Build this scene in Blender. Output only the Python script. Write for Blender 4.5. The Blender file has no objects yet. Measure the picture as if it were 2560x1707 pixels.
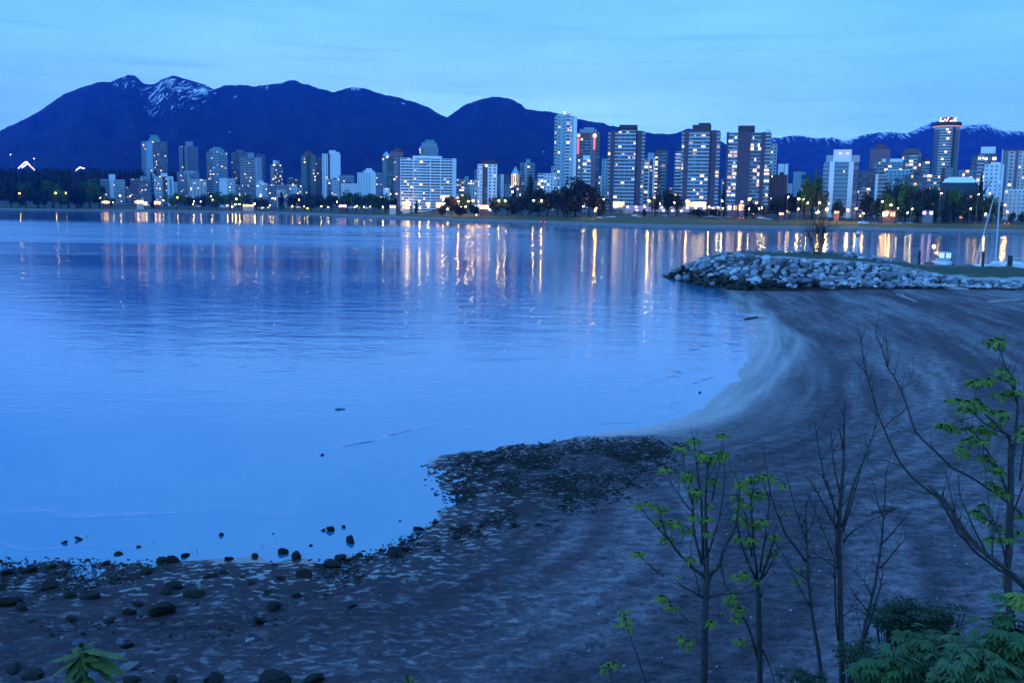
import bpy, bmesh, math, random
import numpy as np
from mathutils import Vector, Matrix, noise as mn
random.seed(7); rng = np.random.default_rng(7)
sc = bpy.context.scene
col = sc.collection
R = math.radians
# ------------------------------------------------------------------ camera
F = 2400.0; CX, CY = 1280.0, 853.5; HZ = 529.0; ROLL = 0.0157; EYE = 9.4
PITCH = math.atan((CY - HZ) / F)
def ray(px, py):
    u = (px - CX) / F; v = (CY - py) / F
    a = u * math.cos(ROLL) - v * math.sin(ROLL); b = u * math.sin(ROLL) + v * math.cos(ROLL)
    return Vector((a, math.cos(PITCH) + b * math.sin(PITCH), -math.sin(PITCH) + b * math.cos(PITCH)))
def at(px, py, z=0.0):
    d = ray(px, py); t = (z - EYE) / d.z
    return Vector((d.x * t, d.y * t, z))
def atD(px, py, D):
    d = ray(px, py); t = D / d.y
    return Vector((d.x * t, D, EYE + d.z * t))
def proj(p):
    x, y, z = p[0], p[1], p[2] - EYE
    cf = y * math.cos(PITCH) - z * math.sin(PITCH); cu = y * math.sin(PITCH) + z * math.cos(PITCH)
    a = x / cf; b = cu / cf
    u = a * math.cos(ROLL) + b * math.sin(ROLL); v = -a * math.sin(ROLL) + b * math.cos(ROLL)
    return CX + u * F, CY - v * F
cam = bpy.data.cameras.new('camera'); co = bpy.data.objects.new('camera', cam); col.objects.link(co)
cam.sensor_width = 36; cam.lens = 36 * F / 2560; cam.clip_start = .1; cam.clip_end = 60000
Fv = Vector((0, math.cos(PITCH), -math.sin(PITCH))); Uv = Vector((0, math.sin(PITCH), math.cos(PITCH))); Xv = Vector((1, 0, 0))
xr = Xv * math.cos(ROLL) + Uv * math.sin(ROLL); yr = -Xv * math.sin(ROLL) + Uv * math.cos(ROLL)
m = Matrix((xr, yr, -Fv)).transposed().to_4x4(); m.translation = Vector((0, 0, EYE)); co.matrix_world = m
sc.camera = co
# ------------------------------------------------------------------ materials
MATS = {}
def mat(name, base=(.5, .5, .5), rough=.6, metal=0, emit=None, es=0, spec=.5, noise=None, bump=None, ior=1.45, fine=None):
    """noise=(scale, amount): real colour variation of the stuff itself; bump=(scale, strength, dist)"""
    if name in MATS: return MATS[name]
    M = bpy.data.materials.new(name); M.use_nodes = True; nt = M.node_tree; p = nt.nodes['Principled BSDF']
    p.inputs['Base Color'].default_value = (*base, 1); p.inputs['Roughness'].default_value = rough
    p.inputs['Metallic'].default_value = metal; p.inputs['IOR'].default_value = ior
    p.inputs['Specular IOR Level'].default_value = spec
    if emit:
        p.inputs['Emission Color'].default_value = (*emit, 1); p.inputs['Emission Strength'].default_value = es
    if noise or bump:
        tc = nt.nodes.new('ShaderNodeTexCoord')
    if noise:
        n = nt.nodes.new('ShaderNodeTexNoise'); n.inputs['Scale'].default_value = noise[0]; n.inputs['Detail'].default_value = 6
        nt.links.new(tc.outputs['Object'], n.inputs['Vector'])
        mr = nt.nodes.new('ShaderNodeMapRange'); mr.inputs['From Min'].default_value = .25; mr.inputs['From Max'].default_value = .75
        mr.inputs['To Min'].default_value = 1 - noise[1]; mr.inputs['To Max'].default_value = 1 + noise[1]
        nt.links.new(n.outputs['Fac'], mr.inputs['Value'])
        oi = nt.nodes.new('ShaderNodeObjectInfo'); mr2 = nt.nodes.new('ShaderNodeMapRange')
        mr2.inputs['To Min'].default_value = 1 - noise[1] * .6; mr2.inputs['To Max'].default_value = 1 + noise[1] * .6
        nt.links.new(oi.outputs['Random'], mr2.inputs['Value'])
        mu = nt.nodes.new('ShaderNodeMath'); mu.operation = 'MULTIPLY'
        nt.links.new(mr.outputs[0], mu.inputs[0]); nt.links.new(mr2.outputs[0], mu.inputs[1])
        vm = nt.nodes.new('ShaderNodeVectorMath'); vm.operation = 'SCALE'; vm.inputs[0].default_value = base
        nt.links.new(mu.outputs[0], vm.inputs['Scale']); nt.links.new(vm.outputs[0], p.inputs['Base Color'])
    if bump:
        n = nt.nodes.new('ShaderNodeTexNoise'); n.inputs['Scale'].default_value = bump[0]; n.inputs['Detail'].default_value = 5
        nt.links.new(tc.outputs['Object'], n.inputs['Vector'])
        b = nt.nodes.new('ShaderNodeBump'); b.inputs['Strength'].default_value = bump[1]; b.inputs['Distance'].default_value = bump[2]
        nt.links.new(n.outputs['Fac'], b.inputs['Height']); nt.links.new(b.outputs[0], p.inputs['Normal'])
    if emit: M.cycles.emission_sampling = 'FRONT' if es > 8 else 'NONE'
    if emit and es < 8:
        oi = nt.nodes.new('ShaderNodeObjectInfo'); q = nt.nodes.new('ShaderNodeMapRange'); q.inputs['To Min'].default_value = es * .12; q.inputs['To Max'].default_value = es * 1.5
        nt.links.new(oi.outputs['Random'], q.inputs['Value']); nt.links.new(q.outputs[0], p.inputs['Emission Strength'])
    MATS[name] = M; return M
WHITE = mat('white_stucco', (.72, .72, .76), .8, noise=(.2, .1))
CREAM = mat('cream_stucco', (.55, .5, .5), .8, noise=(.2, .1))
GREY = mat('grey_concrete', (.34, .36, .4), .85, noise=(.2, .12))
BLUEG = mat('blue_grey_panel', (.2, .27, .33), .6, noise=(.2, .12))
TEAL = mat('teal_panel', (.12, .3, .33), .5, noise=(.2, .12))
DARK = mat('dark_brown_concrete', (.07, .05, .065), .9, noise=(.2, .12))
MIDD = mat('dim_concrete', (.14, .15, .2), .85, noise=(.2, .15))
BROWN = mat('brown_brick', (.16, .075, .08), .9, noise=(.3, .15))
PURP = mat('mauve_brick', (.22, .13, .17), .9, noise=(.3, .15))
GLASS = mat('window_glass', (.03, .04, .06), .25, spec=.6)
GLASSB = mat('blue_window_glass', (.06, .12, .2), .2, spec=.8)
GREENG = mat('green_window_glass', (.03, .1, .09), .3, spec=.6)
ROOFW = mat('white_sheet_roof', (.85, .88, .92), .4)
W1 = mat('lit_window_warm', (.5, .4, .3), .5, emit=(1, .56, .2), es=3.0)
W2 = mat('lit_window_white', (.5, .5, .5), .5, emit=(1, .72, .4), es=2.9)
W3 = mat('lit_window_orange', (.5, .3, .2), .5, emit=(1, .5, .22), es=1.3)
W4 = mat('lit_window_yellow', (.5, .5, .3), .5, emit=(1, .66, .22), es=3.2); WS = mat('shop_glow_warm', (.5, .4, .3), .5, emit=(1, .5, .16), es=7.5); WL_ = mat('lobby_glow', (.5, .5, .3), .5, emit=(1, .62, .2), es=6)
W5 = mat('lit_window_dim', (.3, .3, .4), .5, emit=(.62, .58, .75), es=.75)
WR = mat('red_neon', (.5, .1, .1), .5, emit=(1, .16, .14), es=2.0)
WP = mat('violet_sign_light', (.5, .3, .5), .5, emit=(1, .6, 1), es=4)
LIT = [W1, W1, W2, W2, W3, W5, W4]
LAMPS = {'w': mat('lamp_glow_warm', emit=(1, .62, .13), es=380), 'o': mat('lamp_glow_orange', emit=(1, .52, .08), es=420),
         'p': mat('lamp_glow_pink', emit=(1, .52, .12), es=420), 'c': mat('lamp_glow_white', emit=(1, .74, .34), es=240),
         'r': mat('lamp_glow_red', emit=(1, .05, .05), es=14), 'b': mat('lamp_glow_blue', emit=(.7, .75, 1), es=20)}
METAL = mat('grey_painted_metal', (.2, .2, .22), .5)
ASPH = mat('asphalt', (.05, .05, .055), .9)
# ------------------------------------------------------------------ object helpers
def link(o, parent=None):
    col.objects.link(o)
    if parent: o.parent = parent
    return o
def tag(o, label, cat, group=None, kind=None):
    if label: o['label'] = label
    if cat: o['category'] = cat
    if group: o['group'] = group
    if kind: o['kind'] = kind
    return o
def empty(name, loc, rz=0, label=None, cat=None, group=None):
    o = bpy.data.objects.new(name, None); o.location = loc; o.rotation_euler = (0, 0, rz); link(o)
    return tag(o, label, cat, group)
_cube = {}
def cube_mesh(M):
    if M.name not in _cube:
        me = bpy.data.meshes.new('block_' + M.name)
        v = [(x, y, z) for x in (-.5, .5) for y in (-.5, .5) for z in (-.5, .5)]
        f = [(0, 1, 3, 2), (4, 6, 7, 5), (0, 4, 5, 1), (2, 3, 7, 6), (0, 2, 6, 4), (1, 5, 7, 3)]
        me.from_pydata(v, [], f); me.materials.append(M); _cube[M.name] = me
    return _cube[M.name]
def blk(name, parent, x0, x1, y0, y1, z0, z1, M):
    o = bpy.data.objects.new(name, cube_mesh(M)); link(o, parent)
    o.location = ((x0 + x1) / 2, (y0 + y1) / 2, (z0 + z1) / 2); o.scale = (x1 - x0, y1 - y0, z1 - z0); return o
def mesh_np(name, V, Fc, M, smooth=False, parent=None, attrs=None, mats=None, fmi=None):
    me = bpy.data.meshes.new(name); V = np.asarray(V, dtype=np.float64)
    me.from_pydata(V.tolist(), [], [tuple(map(int, f)) for f in Fc])
    for mm in (mats or [M]): me.materials.append(mm)
    if smooth: me.polygons.foreach_set('use_smooth', [True] * len(me.polygons))
    if fmi is not None: me.polygons.foreach_set('material_index', list(map(int, fmi)))
    if attrs:
        for k, a in attrs.items():
            at_ = me.attributes.new(k, 'FLOAT', 'POINT'); at_.data.foreach_set('value', np.asarray(a, dtype=np.float32))
    me.update(); o = bpy.data.objects.new(name, me); link(o, parent); return o
def grid_faces(nr, nc):
    i = np.arange(nr - 1)[:, None] * nc + np.arange(nc - 1)[None, :]
    i = i.ravel(); return np.stack([i, i + 1, i + nc + 1, i + nc], 1)
class MB:
    def __init__(s): s.v = []; s.f = []
    def add(s, v, f):
        k = len(s.v); s.v += [tuple(a) for a in v]; s.f += [tuple(i + k for i in q) for q in f]
    def box(s, x0, x1, y0, y1, z0, z1):
        s.add([(x, y, z) for x in (x0, x1) for y in (y0, y1) for z in (z0, z1)],
              [(0, 1, 3, 2), (4, 6, 7, 5), (0, 4, 5, 1), (2, 3, 7, 6), (0, 2, 6, 4), (1, 5, 7, 3)])
    def tube(s, pts, rad, n=6):
        pts = [Vector(p) for p in pts]; rings = []
        if not hasattr(rad, '__len__'): rad = [rad] * len(pts)
        for i, p in enumerate(pts):
            d = (pts[min(i + 1, len(pts) - 1)] - pts[max(i - 1, 0)])
            if d.length < 1e-9: d = Vector((0, 0, 1))
            d.normalize(); a = d.orthogonal() if i == 0 else a0 - d * a0.dot(d)
            if a.length < 1e-6: a = d.orthogonal()
            a.normalize(); a0 = a; b = d.cross(a)
            rings.append([p + (a * math.cos(2 * math.pi * k / n) + b * math.sin(2 * math.pi * k / n)) * rad[i] for k in range(n)])
        v = [q for r_ in rings for q in r_]; f = []
        for i in range(len(rings) - 1):
            for k in range(n):
                f.append((i * n + k, i * n + (k + 1) % n, (i + 1) * n + (k + 1) % n, (i + 1) * n + k))
        f.append(tuple(range(n))[::-1]); f.append(tuple((len(rings) - 1) * n + k for k in range(n)))
        s.add(v, f)
    def lathe(s, prof, n=16, c=(0, 0)):
        v = [(c[0] + r_ * math.cos(2 * math.pi * k / n), c[1] + r_ * math.sin(2 * math.pi * k / n), z) for r_, z in prof for k in range(n)]
        f = [(i * n + k, i * n + (k + 1) % n, (i + 1) * n + (k + 1) % n, (i + 1) * n + k) for i in range(len(prof) - 1) for k in range(n)]
        f.append(tuple(range(n))[::-1]); f.append(tuple((len(prof) - 1) * n + k for k in range(n))); s.add(v, f)
    def build(s, name, M, parent=None, smooth=False): return mesh_np(name, s.v, s.f, M, smooth, parent)
def vnoise(x, y, seed=0):
    """smooth value noise on arrays"""
    xi = np.floor(x).astype(np.int64); yi = np.floor(y).astype(np.int64); fx = x - xi; fy = y - yi
    fx = fx * fx * (3 - 2 * fx); fy = fy * fy * (3 - 2 * fy)
    def h(a, b):
        n = (a * 374761393 + b * 668265263 + seed * 144269) & 0xffffffff
        n = ((n ^ (n >> 13)) * 1274126177) & 0xffffffff
        return ((n ^ (n >> 16)) & 0xffff) / 65535.0
    return (h(xi, yi) * (1 - fx) + h(xi + 1, yi) * fx) * (1 - fy) + (h(xi, yi + 1) * (1 - fx) + h(xi + 1, yi + 1) * fx) * fy
def fbm(x, y, o=4, seed=0):
    r_ = 0; a = 1; t = 0
    for k in range(o): r_ = r_ + a * vnoise(x * 2 ** k, y * 2 ** k, seed + k); t += a; a *= .5
    return r_ / t - .5
exec_nodes = None
# ------------------------------------------------------------------ world
W = bpy.data.worlds.new('World'); sc.world = W; W.use_nodes = True; nt = W.node_tree
bg = nt.nodes['Background']; sky = nt.nodes.new('ShaderNodeTexSky'); sky.sky_type = 'NISHITA'; sky.sun_disc = False
SUN_EL, SUN_ROT = R(9), R(235)
sky.sun_elevation = SUN_EL; sky.sun_rotation = SUN_ROT; sky.altitude = 0; sky.air_density = 1; sky.dust_density = .6; sky.ozone_density = 6
tc = nt.nodes.new('ShaderNodeTexCoord'); sep = nt.nodes.new('ShaderNodeSeparateXYZ'); nt.links.new(tc.outputs['Generated'], sep.inputs[0])
def N(t, nt=nt, **k):
    n = nt.nodes.new(t)
    for a, b in k.items(): setattr(n, a, b)
    return n
def ramp(src, pts, nt=nt):
    r_ = nt.nodes.new('ShaderNodeValToRGB'); e = r_.color_ramp.elements
    while len(e) < len(pts): e.new(.5)
    for q, (p_, c_) in zip(e, pts): q.position = p_; q.color = (*c_, 1) if len(c_) == 3 else c_
    nt.links.new(src, r_.inputs[0]); return r_
# dusk tint of the sky by elevation
SKYK = 1.75
grad = ramp(sep.outputs['Z'], [(0.0, (.235, .60, 1.10)), (.10, (.205, .56, 1.08)), (.2, (.125, .425, .95)), (.34, (.105, .43, .95)), (.7, (.09, .33, .74)), (1, (.09, .30, .66))])
# blend with the physical sky (luminance of Nishita keeps its own shape)
bw = N('ShaderNodeRGBToBW'); nt.links.new(sky.outputs[0], bw.inputs[0])
mr = N('ShaderNodeMapRange'); nt.links.new(bw.outputs[0], mr.inputs['Value'])
mr.inputs['From Min'].default_value = 0; mr.inputs['From Max'].default_value = 6; mr.inputs['To Min'].default_value = .9; mr.inputs['To Max'].default_value = 1.5
# thin streaky cloud
mp = N('ShaderNodeMapping'); mp.inputs['Scale'].default_value = (1.6, 1.6, 9); mp.inputs['Rotation'].default_value = (R(1), R(3.5), 0)
nt.links.new(tc.outputs['Generated'], mp.inputs[0])
n1 = N('ShaderNodeTexNoise'); n1.inputs['Scale'].default_value = 1.7; n1.inputs['Detail'].default_value = 7; n1.inputs['Roughness'].default_value = .6; nt.links.new(mp.outputs[0], n1.inputs['Vector'])
cr = ramp(n1.outputs['Fac'], [(.30, (.84, .88, .94)), (.5, (1, 1, 1)), (.72, (1.2, 1.12, 1.04))])
mp2 = N('ShaderNodeMapping'); mp2.inputs['Scale'].default_value = (2.2, 2.2, 60); mp2.inputs['Rotation'].default_value = (0, R(-1.2), 0); nt.links.new(tc.outputs['Generated'], mp2.inputs[0])
n2 = N('ShaderNodeTexNoise'); n2.inputs['Scale'].default_value = 2.3; n2.inputs['Detail'].default_value = 8; nt.links.new(mp2.outputs[0], n2.inputs['Vector'])
cr2 = ramp(n2.outputs['Fac'], [(.54, (1, 1, 1)), (.66, (.92, .93, .96)), (.8, (.8, .83, .9))])
m1 = N('ShaderNodeMix', data_type='RGBA', blend_type='MULTIPLY'); m1.inputs[0].default_value = 1
nt.links.new(grad.outputs[0], m1.inputs['A']); nt.links.new(cr.outputs[0], m1.inputs['B'])
m2 = N('ShaderNodeMix', data_type='RGBA', blend_type='MULTIPLY'); m2.inputs[0].default_value = 1
nt.links.new(m1.outputs['Result'], m2.inputs['A']); nt.links.new(cr2.outputs[0], m2.inputs['B'])
# brighter afterglow in the west/south-west behind the camera's left shoulder and a pale patch over the saddle
vd = N('ShaderNodeVectorMath', operation='DOT_PRODUCT'); nt.links.new(tc.outputs['Generated'], vd.inputs[0]); vd.inputs[1].default_value = Vector((-.75, -.62, .22)).normalized()
gl = ramp(vd.outputs['Value'], [(0, (1, 1, 1)), (.2, (1.15, 1.12, 1.08)), (1, (1.5, 1.6, 1.6))])
m3 = N('ShaderNodeMix', data_type='RGBA', blend_type='MULTIPLY'); m3.inputs[0].default_value = 1
nt.links.new(m2.outputs['Result'], m3.inputs['A']); nt.links.new(gl.outputs[0], m3.inputs['B'])
gd = N('ShaderNodeVectorMath', operation='DOT_PRODUCT'); nt.links.new(tc.outputs['Generated'], gd.inputs[0]); gd.inputs[1].default_value = atD(1130, 200, 1000).normalized() if False else (atD(1130, 200, 1000) - Vector((0, 0, EYE))).normalized()
gl2 = ramp(gd.outputs['Value'], [(0, (1, 1, 1)), (.90, (1, 1, 1)), (1, (1.42, 1.22, 1.06))])
m4 = N('ShaderNodeMix', data_type='RGBA', blend_type='MULTIPLY'); m4.inputs[0].default_value = 1
nt.links.new(m3.outputs['Result'], m4.inputs['A']); nt.links.new(gl2.outputs[0], m4.inputs['B'])
vs = N('ShaderNodeVectorMath', operation='SCALE'); nt.links.new(m4.outputs['Result'], vs.inputs[0]); nt.links.new(mr.outputs[0], vs.inputs['Scale'])
SC2 = N('ShaderNodeVectorMath', operation='SCALE'); SC2.inputs['Scale'].default_value = 10 * SKYK; nt.links.new(vs.outputs[0], SC2.inputs[0])
nt.links.new(SC2.outputs[0], bg.inputs['Color']); bg.inputs['Strength'].default_value = .1
sl = bpy.data.lights.new('sun', 'SUN'); sl.energy = .12; sl.angle = R(20); sl.color = (.75, .7, 1)
so = bpy.data.objects.new('sun', sl); col.objects.link(so)
sd = Vector((math.sin(SUN_ROT) * math.cos(SUN_EL), math.cos(SUN_ROT) * math.cos(SUN_EL), math.sin(R(25))))
so.rotation_euler = sd.to_track_quat('Z', 'Y').to_euler()
# ------------------------------------------------------------------ far land
SHX = [-900, -400, 0, 350, 700, 850, 1000, 1150, 1300, 1460, 1640, 1850, 2100, 2300, 2560, 3000, 3600]
SHD = [1350, 1350, 1340, 1500, 1520, 1180, 960, 800, 750, 650, 590, 610, 640, 620, 612, 620, 640]
UX = [(x - CX) / F * 1.0 for x in SHX]
def shoreD(x, y):
    u = x / np.maximum(y, 1) / 1.008
    return np.interp(u, UX, SHD)
def landz(x, y, raw=False):
    D = shoreD(x, y); s = (y - D) * 640 / D
    return np.interp(s, [-60, -8, 0, 10, 26, 95, 112, 150, 220, 700, 3000, 9000], [-6, -1.2, 0, 2.0, 2.7, 6.6, 7.2, 9.5, 11, 16, 24, 40]), s
cols_ = np.linspace(-1000, 3700, 380)
uu = (cols_ - CX) / F * 1.008
sr = np.concatenate([[-60, -8, -2, 0, 2, 4, 6, 8, 10, 14, 18, 22, 26, 35, 50, 70, 95, 100, 106, 112, 130, 150, 180, 220], np.geomspace(300, 9000, 26)])
VV = []; 
for s in sr:
    Dd = np.interp((cols_ - CX) / F, UX, SHD); y = Dd + s * Dd / 640; x = uu * y
    z, _ = landz(x, y)
    z = z + (fbm(x / 9, y / 9, 3, 5) * (1.0 if 2 < s < 26 else .35) * np.interp(s, [-60, 0, 10, 100, 3000], [.3, .5, 1, .8, 8]))
    VV.append(np.stack([x, y, z, np.full_like(x, s)], 1))
VV = np.concatenate(VV)
def attr_node(nt, name):
    a = nt.nodes.new('ShaderNodeAttribute'); a.attribute_name = name; return a
M = mat('far_shore_ground', (.1, .1, .1), .9); nt2 = M.node_tree; p = nt2.nodes['Principled BSDF']
a = attr_node(nt2, 's'); mr_ = nt2.nodes.new('ShaderNodeMapRange'); mr_.inputs['From Max'].default_value = 200; nt2.links.new(a.outputs['Fac'], mr_.inputs[0])
gN = nt2.nodes.new('ShaderNodeTexNoise'); gN.inputs['Scale'].default_value = .15; gN.inputs['Detail'].default_value = 8
tcx = nt2.nodes.new('ShaderNodeTexCoord'); nt2.links.new(tcx.outputs['Object'], gN.inputs['Vector'])
ad = nt2.nodes.new('ShaderNodeMath'); ad.operation = 'MULTIPLY_ADD'; nt2.links.new(gN.outputs['Fac'], ad.inputs[0]); ad.inputs[1].default_value = .06; nt2.links.new(mr_.outputs[0], ad.inputs[2])
rp = ramp(ad.outputs[0], [(0, (.03, .03, .035)), (.032, (.04, .04, .045)), (.042, (.15, .15, .18)), (.1, (.15, .15, .17)), (.155, (.2, .2, .2)), (.165, (.035, .07, .022)), (.47, (.03, .06, .02)), (.51, (.05, .05, .055)), (.6, (.05, .05, .05)), (.62, (.04, .06, .03)), (1, (.05, .05, .05))], nt2)
nt2.links.new(rp.outputs[0], p.inputs['Base Color'])
o = mesh_np('far_shore_ground', VV[:, :3], grid_faces(len(sr), len(cols_)), M, attrs={'s': VV[:, 3]}); tag(o, None, None, kind='structure')
# ------------------------------------------------------------------ mountains
def mountain(name, prof, D0, D1, D2, x0, x1, step, snow, seed, base):
    xs = np.arange(x0, x1 + 1, step); py = np.interp(xs, [a for a, b in prof], [b for a, b in prof])
    py = py + fbm(xs / 26.0, xs * 0, 4, seed) * 7 + fbm(xs / 5.0, xs * 0, 2, seed + 3) * 2.4
    rows = np.concatenate([np.linspace(0, 1, 46), np.linspace(1.08, 1.8, 8)]); V = []; S = []
    ridge = np.array([atD(x, y, D1).z for x, y in zip(xs, py)]); dirx = np.array([atD(x, y, 1000.).x / 1000 for x, y in zip(xs, py)])
    for t in rows:
        if t <= 1: D = D0 + (D1 - D0) * t; h = t ** 1.05
        else: D = D1 + (D2 - D1) * (t - 1) / .8; h = 1 - (t - 1) * 1.1
        nz = fbm(xs / 45.0 + t * 2.2, xs * 0 + t * 4, 5, seed + 9) * .34 * min(t * 3, 1) * (1 - max(0, min(1, 1 - (1 - t) * 9 if t <= 1 else 1)))
        z = 10 + (ridge - 10) * np.clip(h * (1 + nz * (1 - .3 * t)) , 0, None)
        lim = (10 + (ridge - 10)) * (D / D1) * .985
        if t < 1: z = np.minimum(z, lim)
        x = dirx * D; V.append(np.stack([x, np.full_like(x, D), z], 1))
        ppy = np.array([proj((a, D, c))[1] for a, c in zip(x, z)]) if t <= 1 else py
        S.append(snow(xs, ppy, py))
    V = np.concatenate(V); S = np.concatenate(S)
    M = mat(name + '_slopes', base, .95, spec=.1); n = M.node_tree; p = n.nodes['Principled BSDF']
    tcx = n.nodes.new('ShaderNodeTexCoord'); mpp = n.nodes.new('ShaderNodeMapping'); mpp.inputs['Scale'].default_value = (.022, .0032, .012); mpp.inputs['Rotation'].default_value = (0, .35, 0)
    n.links.new(tcx.outputs['Object'], mpp.inputs[0]); nn = n.nodes.new('ShaderNodeTexNoise'); nn.inputs['Detail'].default_value = 9; nn.inputs['Roughness'].default_value = .68; nn.inputs['Scale'].default_value = 1.3
    n.links.new(mpp.outputs[0], nn.inputs['Vector']); aa = attr_node(n, 'snow')
    ma = n.nodes.new('ShaderNodeMath'); ma.operation = 'ADD'; cn = n.nodes.new('ShaderNodeMath'); cn.operation = 'MULTIPLY_ADD'; cn.inputs[1].default_value = 2.6; cn.inputs[2].default_value = -.8; n.links.new(nn.outputs['Fac'], cn.inputs[0]); n.links.new(cn.outputs[0], ma.inputs[0]); n.links.new(aa.outputs['Fac'], ma.inputs[1])
    rr = ramp(ma.outputs[0], [(.985, (*base,)), (1.0, (.85, .88, .92))], n)
    sb = n.nodes.new('ShaderNodeMath'); sb.operation = 'MULTIPLY'; sb.inputs[1].default_value = .8; n.links.new(ma.outputs[0], sb.inputs[0])
    rr.color_ramp.elements[0].position = .78; rr.color_ramp.elements[1].position = .90; n.links.new(sb.outputs[0], rr.inputs[0])
    fn = n.nodes.new('ShaderNodeTexNoise'); fn.inputs['Scale'].default_value = .006; fn.inputs['Detail'].default_value = 8; n.links.new(tcx.outputs['Object'], fn.inputs['Vector'])
    fr = ramp(fn.outputs['Fac'], [(.3, (.45, .45, .45)), (.7, (1.5, 1.5, 1.5))], n)
    mm = n.nodes.new('ShaderNodeMix'); mm.data_type = 'RGBA'; mm.blend_type = 'MULTIPLY'; mm.inputs[0].default_value = 1
    n.links.new(rr.outputs[0], mm.inputs['A']); n.links.new(fr.outputs[0], mm.inputs['B']); n.links.new(mm.outputs['Result'], p.inputs['Base Color'])
    o = mesh_np(name, V, grid_faces(len(rows), len(xs)), M, True, attrs={'snow': S}); tag(o, None, None, kind='structure')
G = lambda x, y, cx, cy, rx, ry: np.exp(-((x - cx) / rx) ** 2 - ((y - cy) / ry) ** 2)
def snowA(x, y, r_):
    s = .38 * G(x, y, 440, 206, 85, 24) + .40 * G(x, y, 460, 255, 55, 34) + .40 * G(x, y, 385, 245, 26, 44) + .29 * G(x, y, 310, 210, 44, 34) + .75 * G(x, y, 893, 222, 20, 7) + .42 * G(x, y, 668, 216, 24, 8) + .5 * G(x, y, 1008, 261, 10, 5) + .5 * G(x, y, 372, 284, 9, 9) + .36 * G(x, y, 1185, 282, 8, 14) + .55 * G(x, y, 515, 228, 30, 12) + .34 * G(x, y, 590, 240, 14, 12)
    return s
profA = [(-1300, 430), (-600, 390), (-200, 350), (0, 325), (60, 300), (115, 268), (160, 236), (190, 226), (240, 206), (275, 205), (320, 188), (338, 190), (358, 210), (375, 212), (400, 201), (430, 190), (460, 196), (500, 208), (535, 223), (560, 215), (605, 213), (640, 217), (690, 211), (735, 201), (770, 211), (800, 224), (835, 232), (870, 221), (895, 217), (920, 221), (945, 233), (1000, 245), (1070, 268), (1095, 282), (1118, 293), (1132, 284), (1165, 262), (1200, 249), (1235, 243), (1270, 247), (1300, 257), (1315, 272), (1375, 278), (1400, 286), (1450, 298), (1510, 309), (1560, 321), (1600, 331), (1650, 336), (1690, 334), (1722, 322), (1760, 332), (1800, 352), (1860, 380), (1930, 392), (1975, 412), (2010, 432), (2060, 448), (2150, 462), (2600, 470), (3700, 480)]
mountain('mountain_range', profA, 5200, 9000, 12500, -1300, 3700, 4.5, snowA, 11, (.006, .022, .03))
profB = [(1400, 420), (1700, 380), (1850, 356), (1930, 346), (1960, 341), (1990, 337), (2040, 346), (2080, 344), (2115, 351), (2160, 337), (2190, 331), (2270, 332), (2300, 320), (2330, 306), (2345, 303), (2380, 317), (2430, 314), (2462, 311), (2500, 325), (2560, 331), (2750, 340), (3100, 330), (3700, 360)]
mountain('far_mountain_range', profB, 9800, 12200, 13600, 1400, 3700, 4.5, lambda x, y, r_: np.clip(.60 - (y - r_) / 36.0, -.2, .62) * (.62 + .38 * np.clip((x - 2100) / 150, 0, 1)) + .1 * (y < r_ + 80), 31, (.03, .045, .05))
# ------------------------------------------------------------------ water
M = bpy.data.materials.new('sea_water'); M.use_nodes = True; n = M.node_tree; p = n.nodes['Principled BSDF']
p.inputs['Base Color'].default_value = (.008, .15, .32, 1); p.inputs['IOR'].default_value = 2.3; p.inputs['Roughness'].default_value = .05
g = n.nodes.new('ShaderNodeNewGeometry')
def noisen(sc_, det, vec, dist=0):
    q = n.nodes.new('ShaderNodeTexNoise'); q.inputs['Scale'].default_value = sc_; q.inputs['Detail'].default_value = det; q.inputs['Distortion'].default_value = dist; n.links.new(vec, q.inputs['Vector']); return q
def mapn(scale, rot=0):
    q = n.nodes.new('ShaderNodeMapping'); q.inputs['Scale'].default_value = scale; q.inputs['Rotation'].default_value = (0, 0, rot); n.links.new(g.outputs['Position'], q.inputs[0]); return q.outputs[0]
def math_(op, a_, b_=None, c_=None):
    q = n.nodes.new('ShaderNodeMath'); q.operation = op
    for i, v in enumerate((a_, b_, c_)):
        if v is None: continue
        if isinstance(v, (int, float)): q.inputs[i].default_value = v
        else: n.links.new(v, q.inputs[i])
    return q.outputs[0]
sx = n.nodes.new('ShaderNodeSeparateXYZ'); n.links.new(g.outputs['Position'], sx.inputs[0])
wv1 = noisen(1.5, 3, mapn((.6, 1.0, 1), .25)); wv2 = noisen(.33, 2, mapn((.5, 1, 1), .1)); wv3 = noisen(6, 2, mapn((.5, 1, 1), .3))
patch = noisen(.016, 4, mapn((.22, 1, 1), .04), .6)
def smooth_(v, a_, b_, o0=0, o1=1):
    q = n.nodes.new('ShaderNodeMapRange'); q.interpolation_type = 'SMOOTHSTEP'; q.inputs[1].default_value = a_; q.inputs[2].default_value = b_; q.inputs[3].default_value = o0; q.inputs[4].default_value = o1; n.links.new(v, q.inputs[0]); return q.outputs[0]
Y = sx.outputs['Y']; X = sx.outputs['X']
pm = smooth_(patch.outputs['Fac'], .46, .60)
nearcalm = smooth_(Y, 26, 62, .10, 1)
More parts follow.
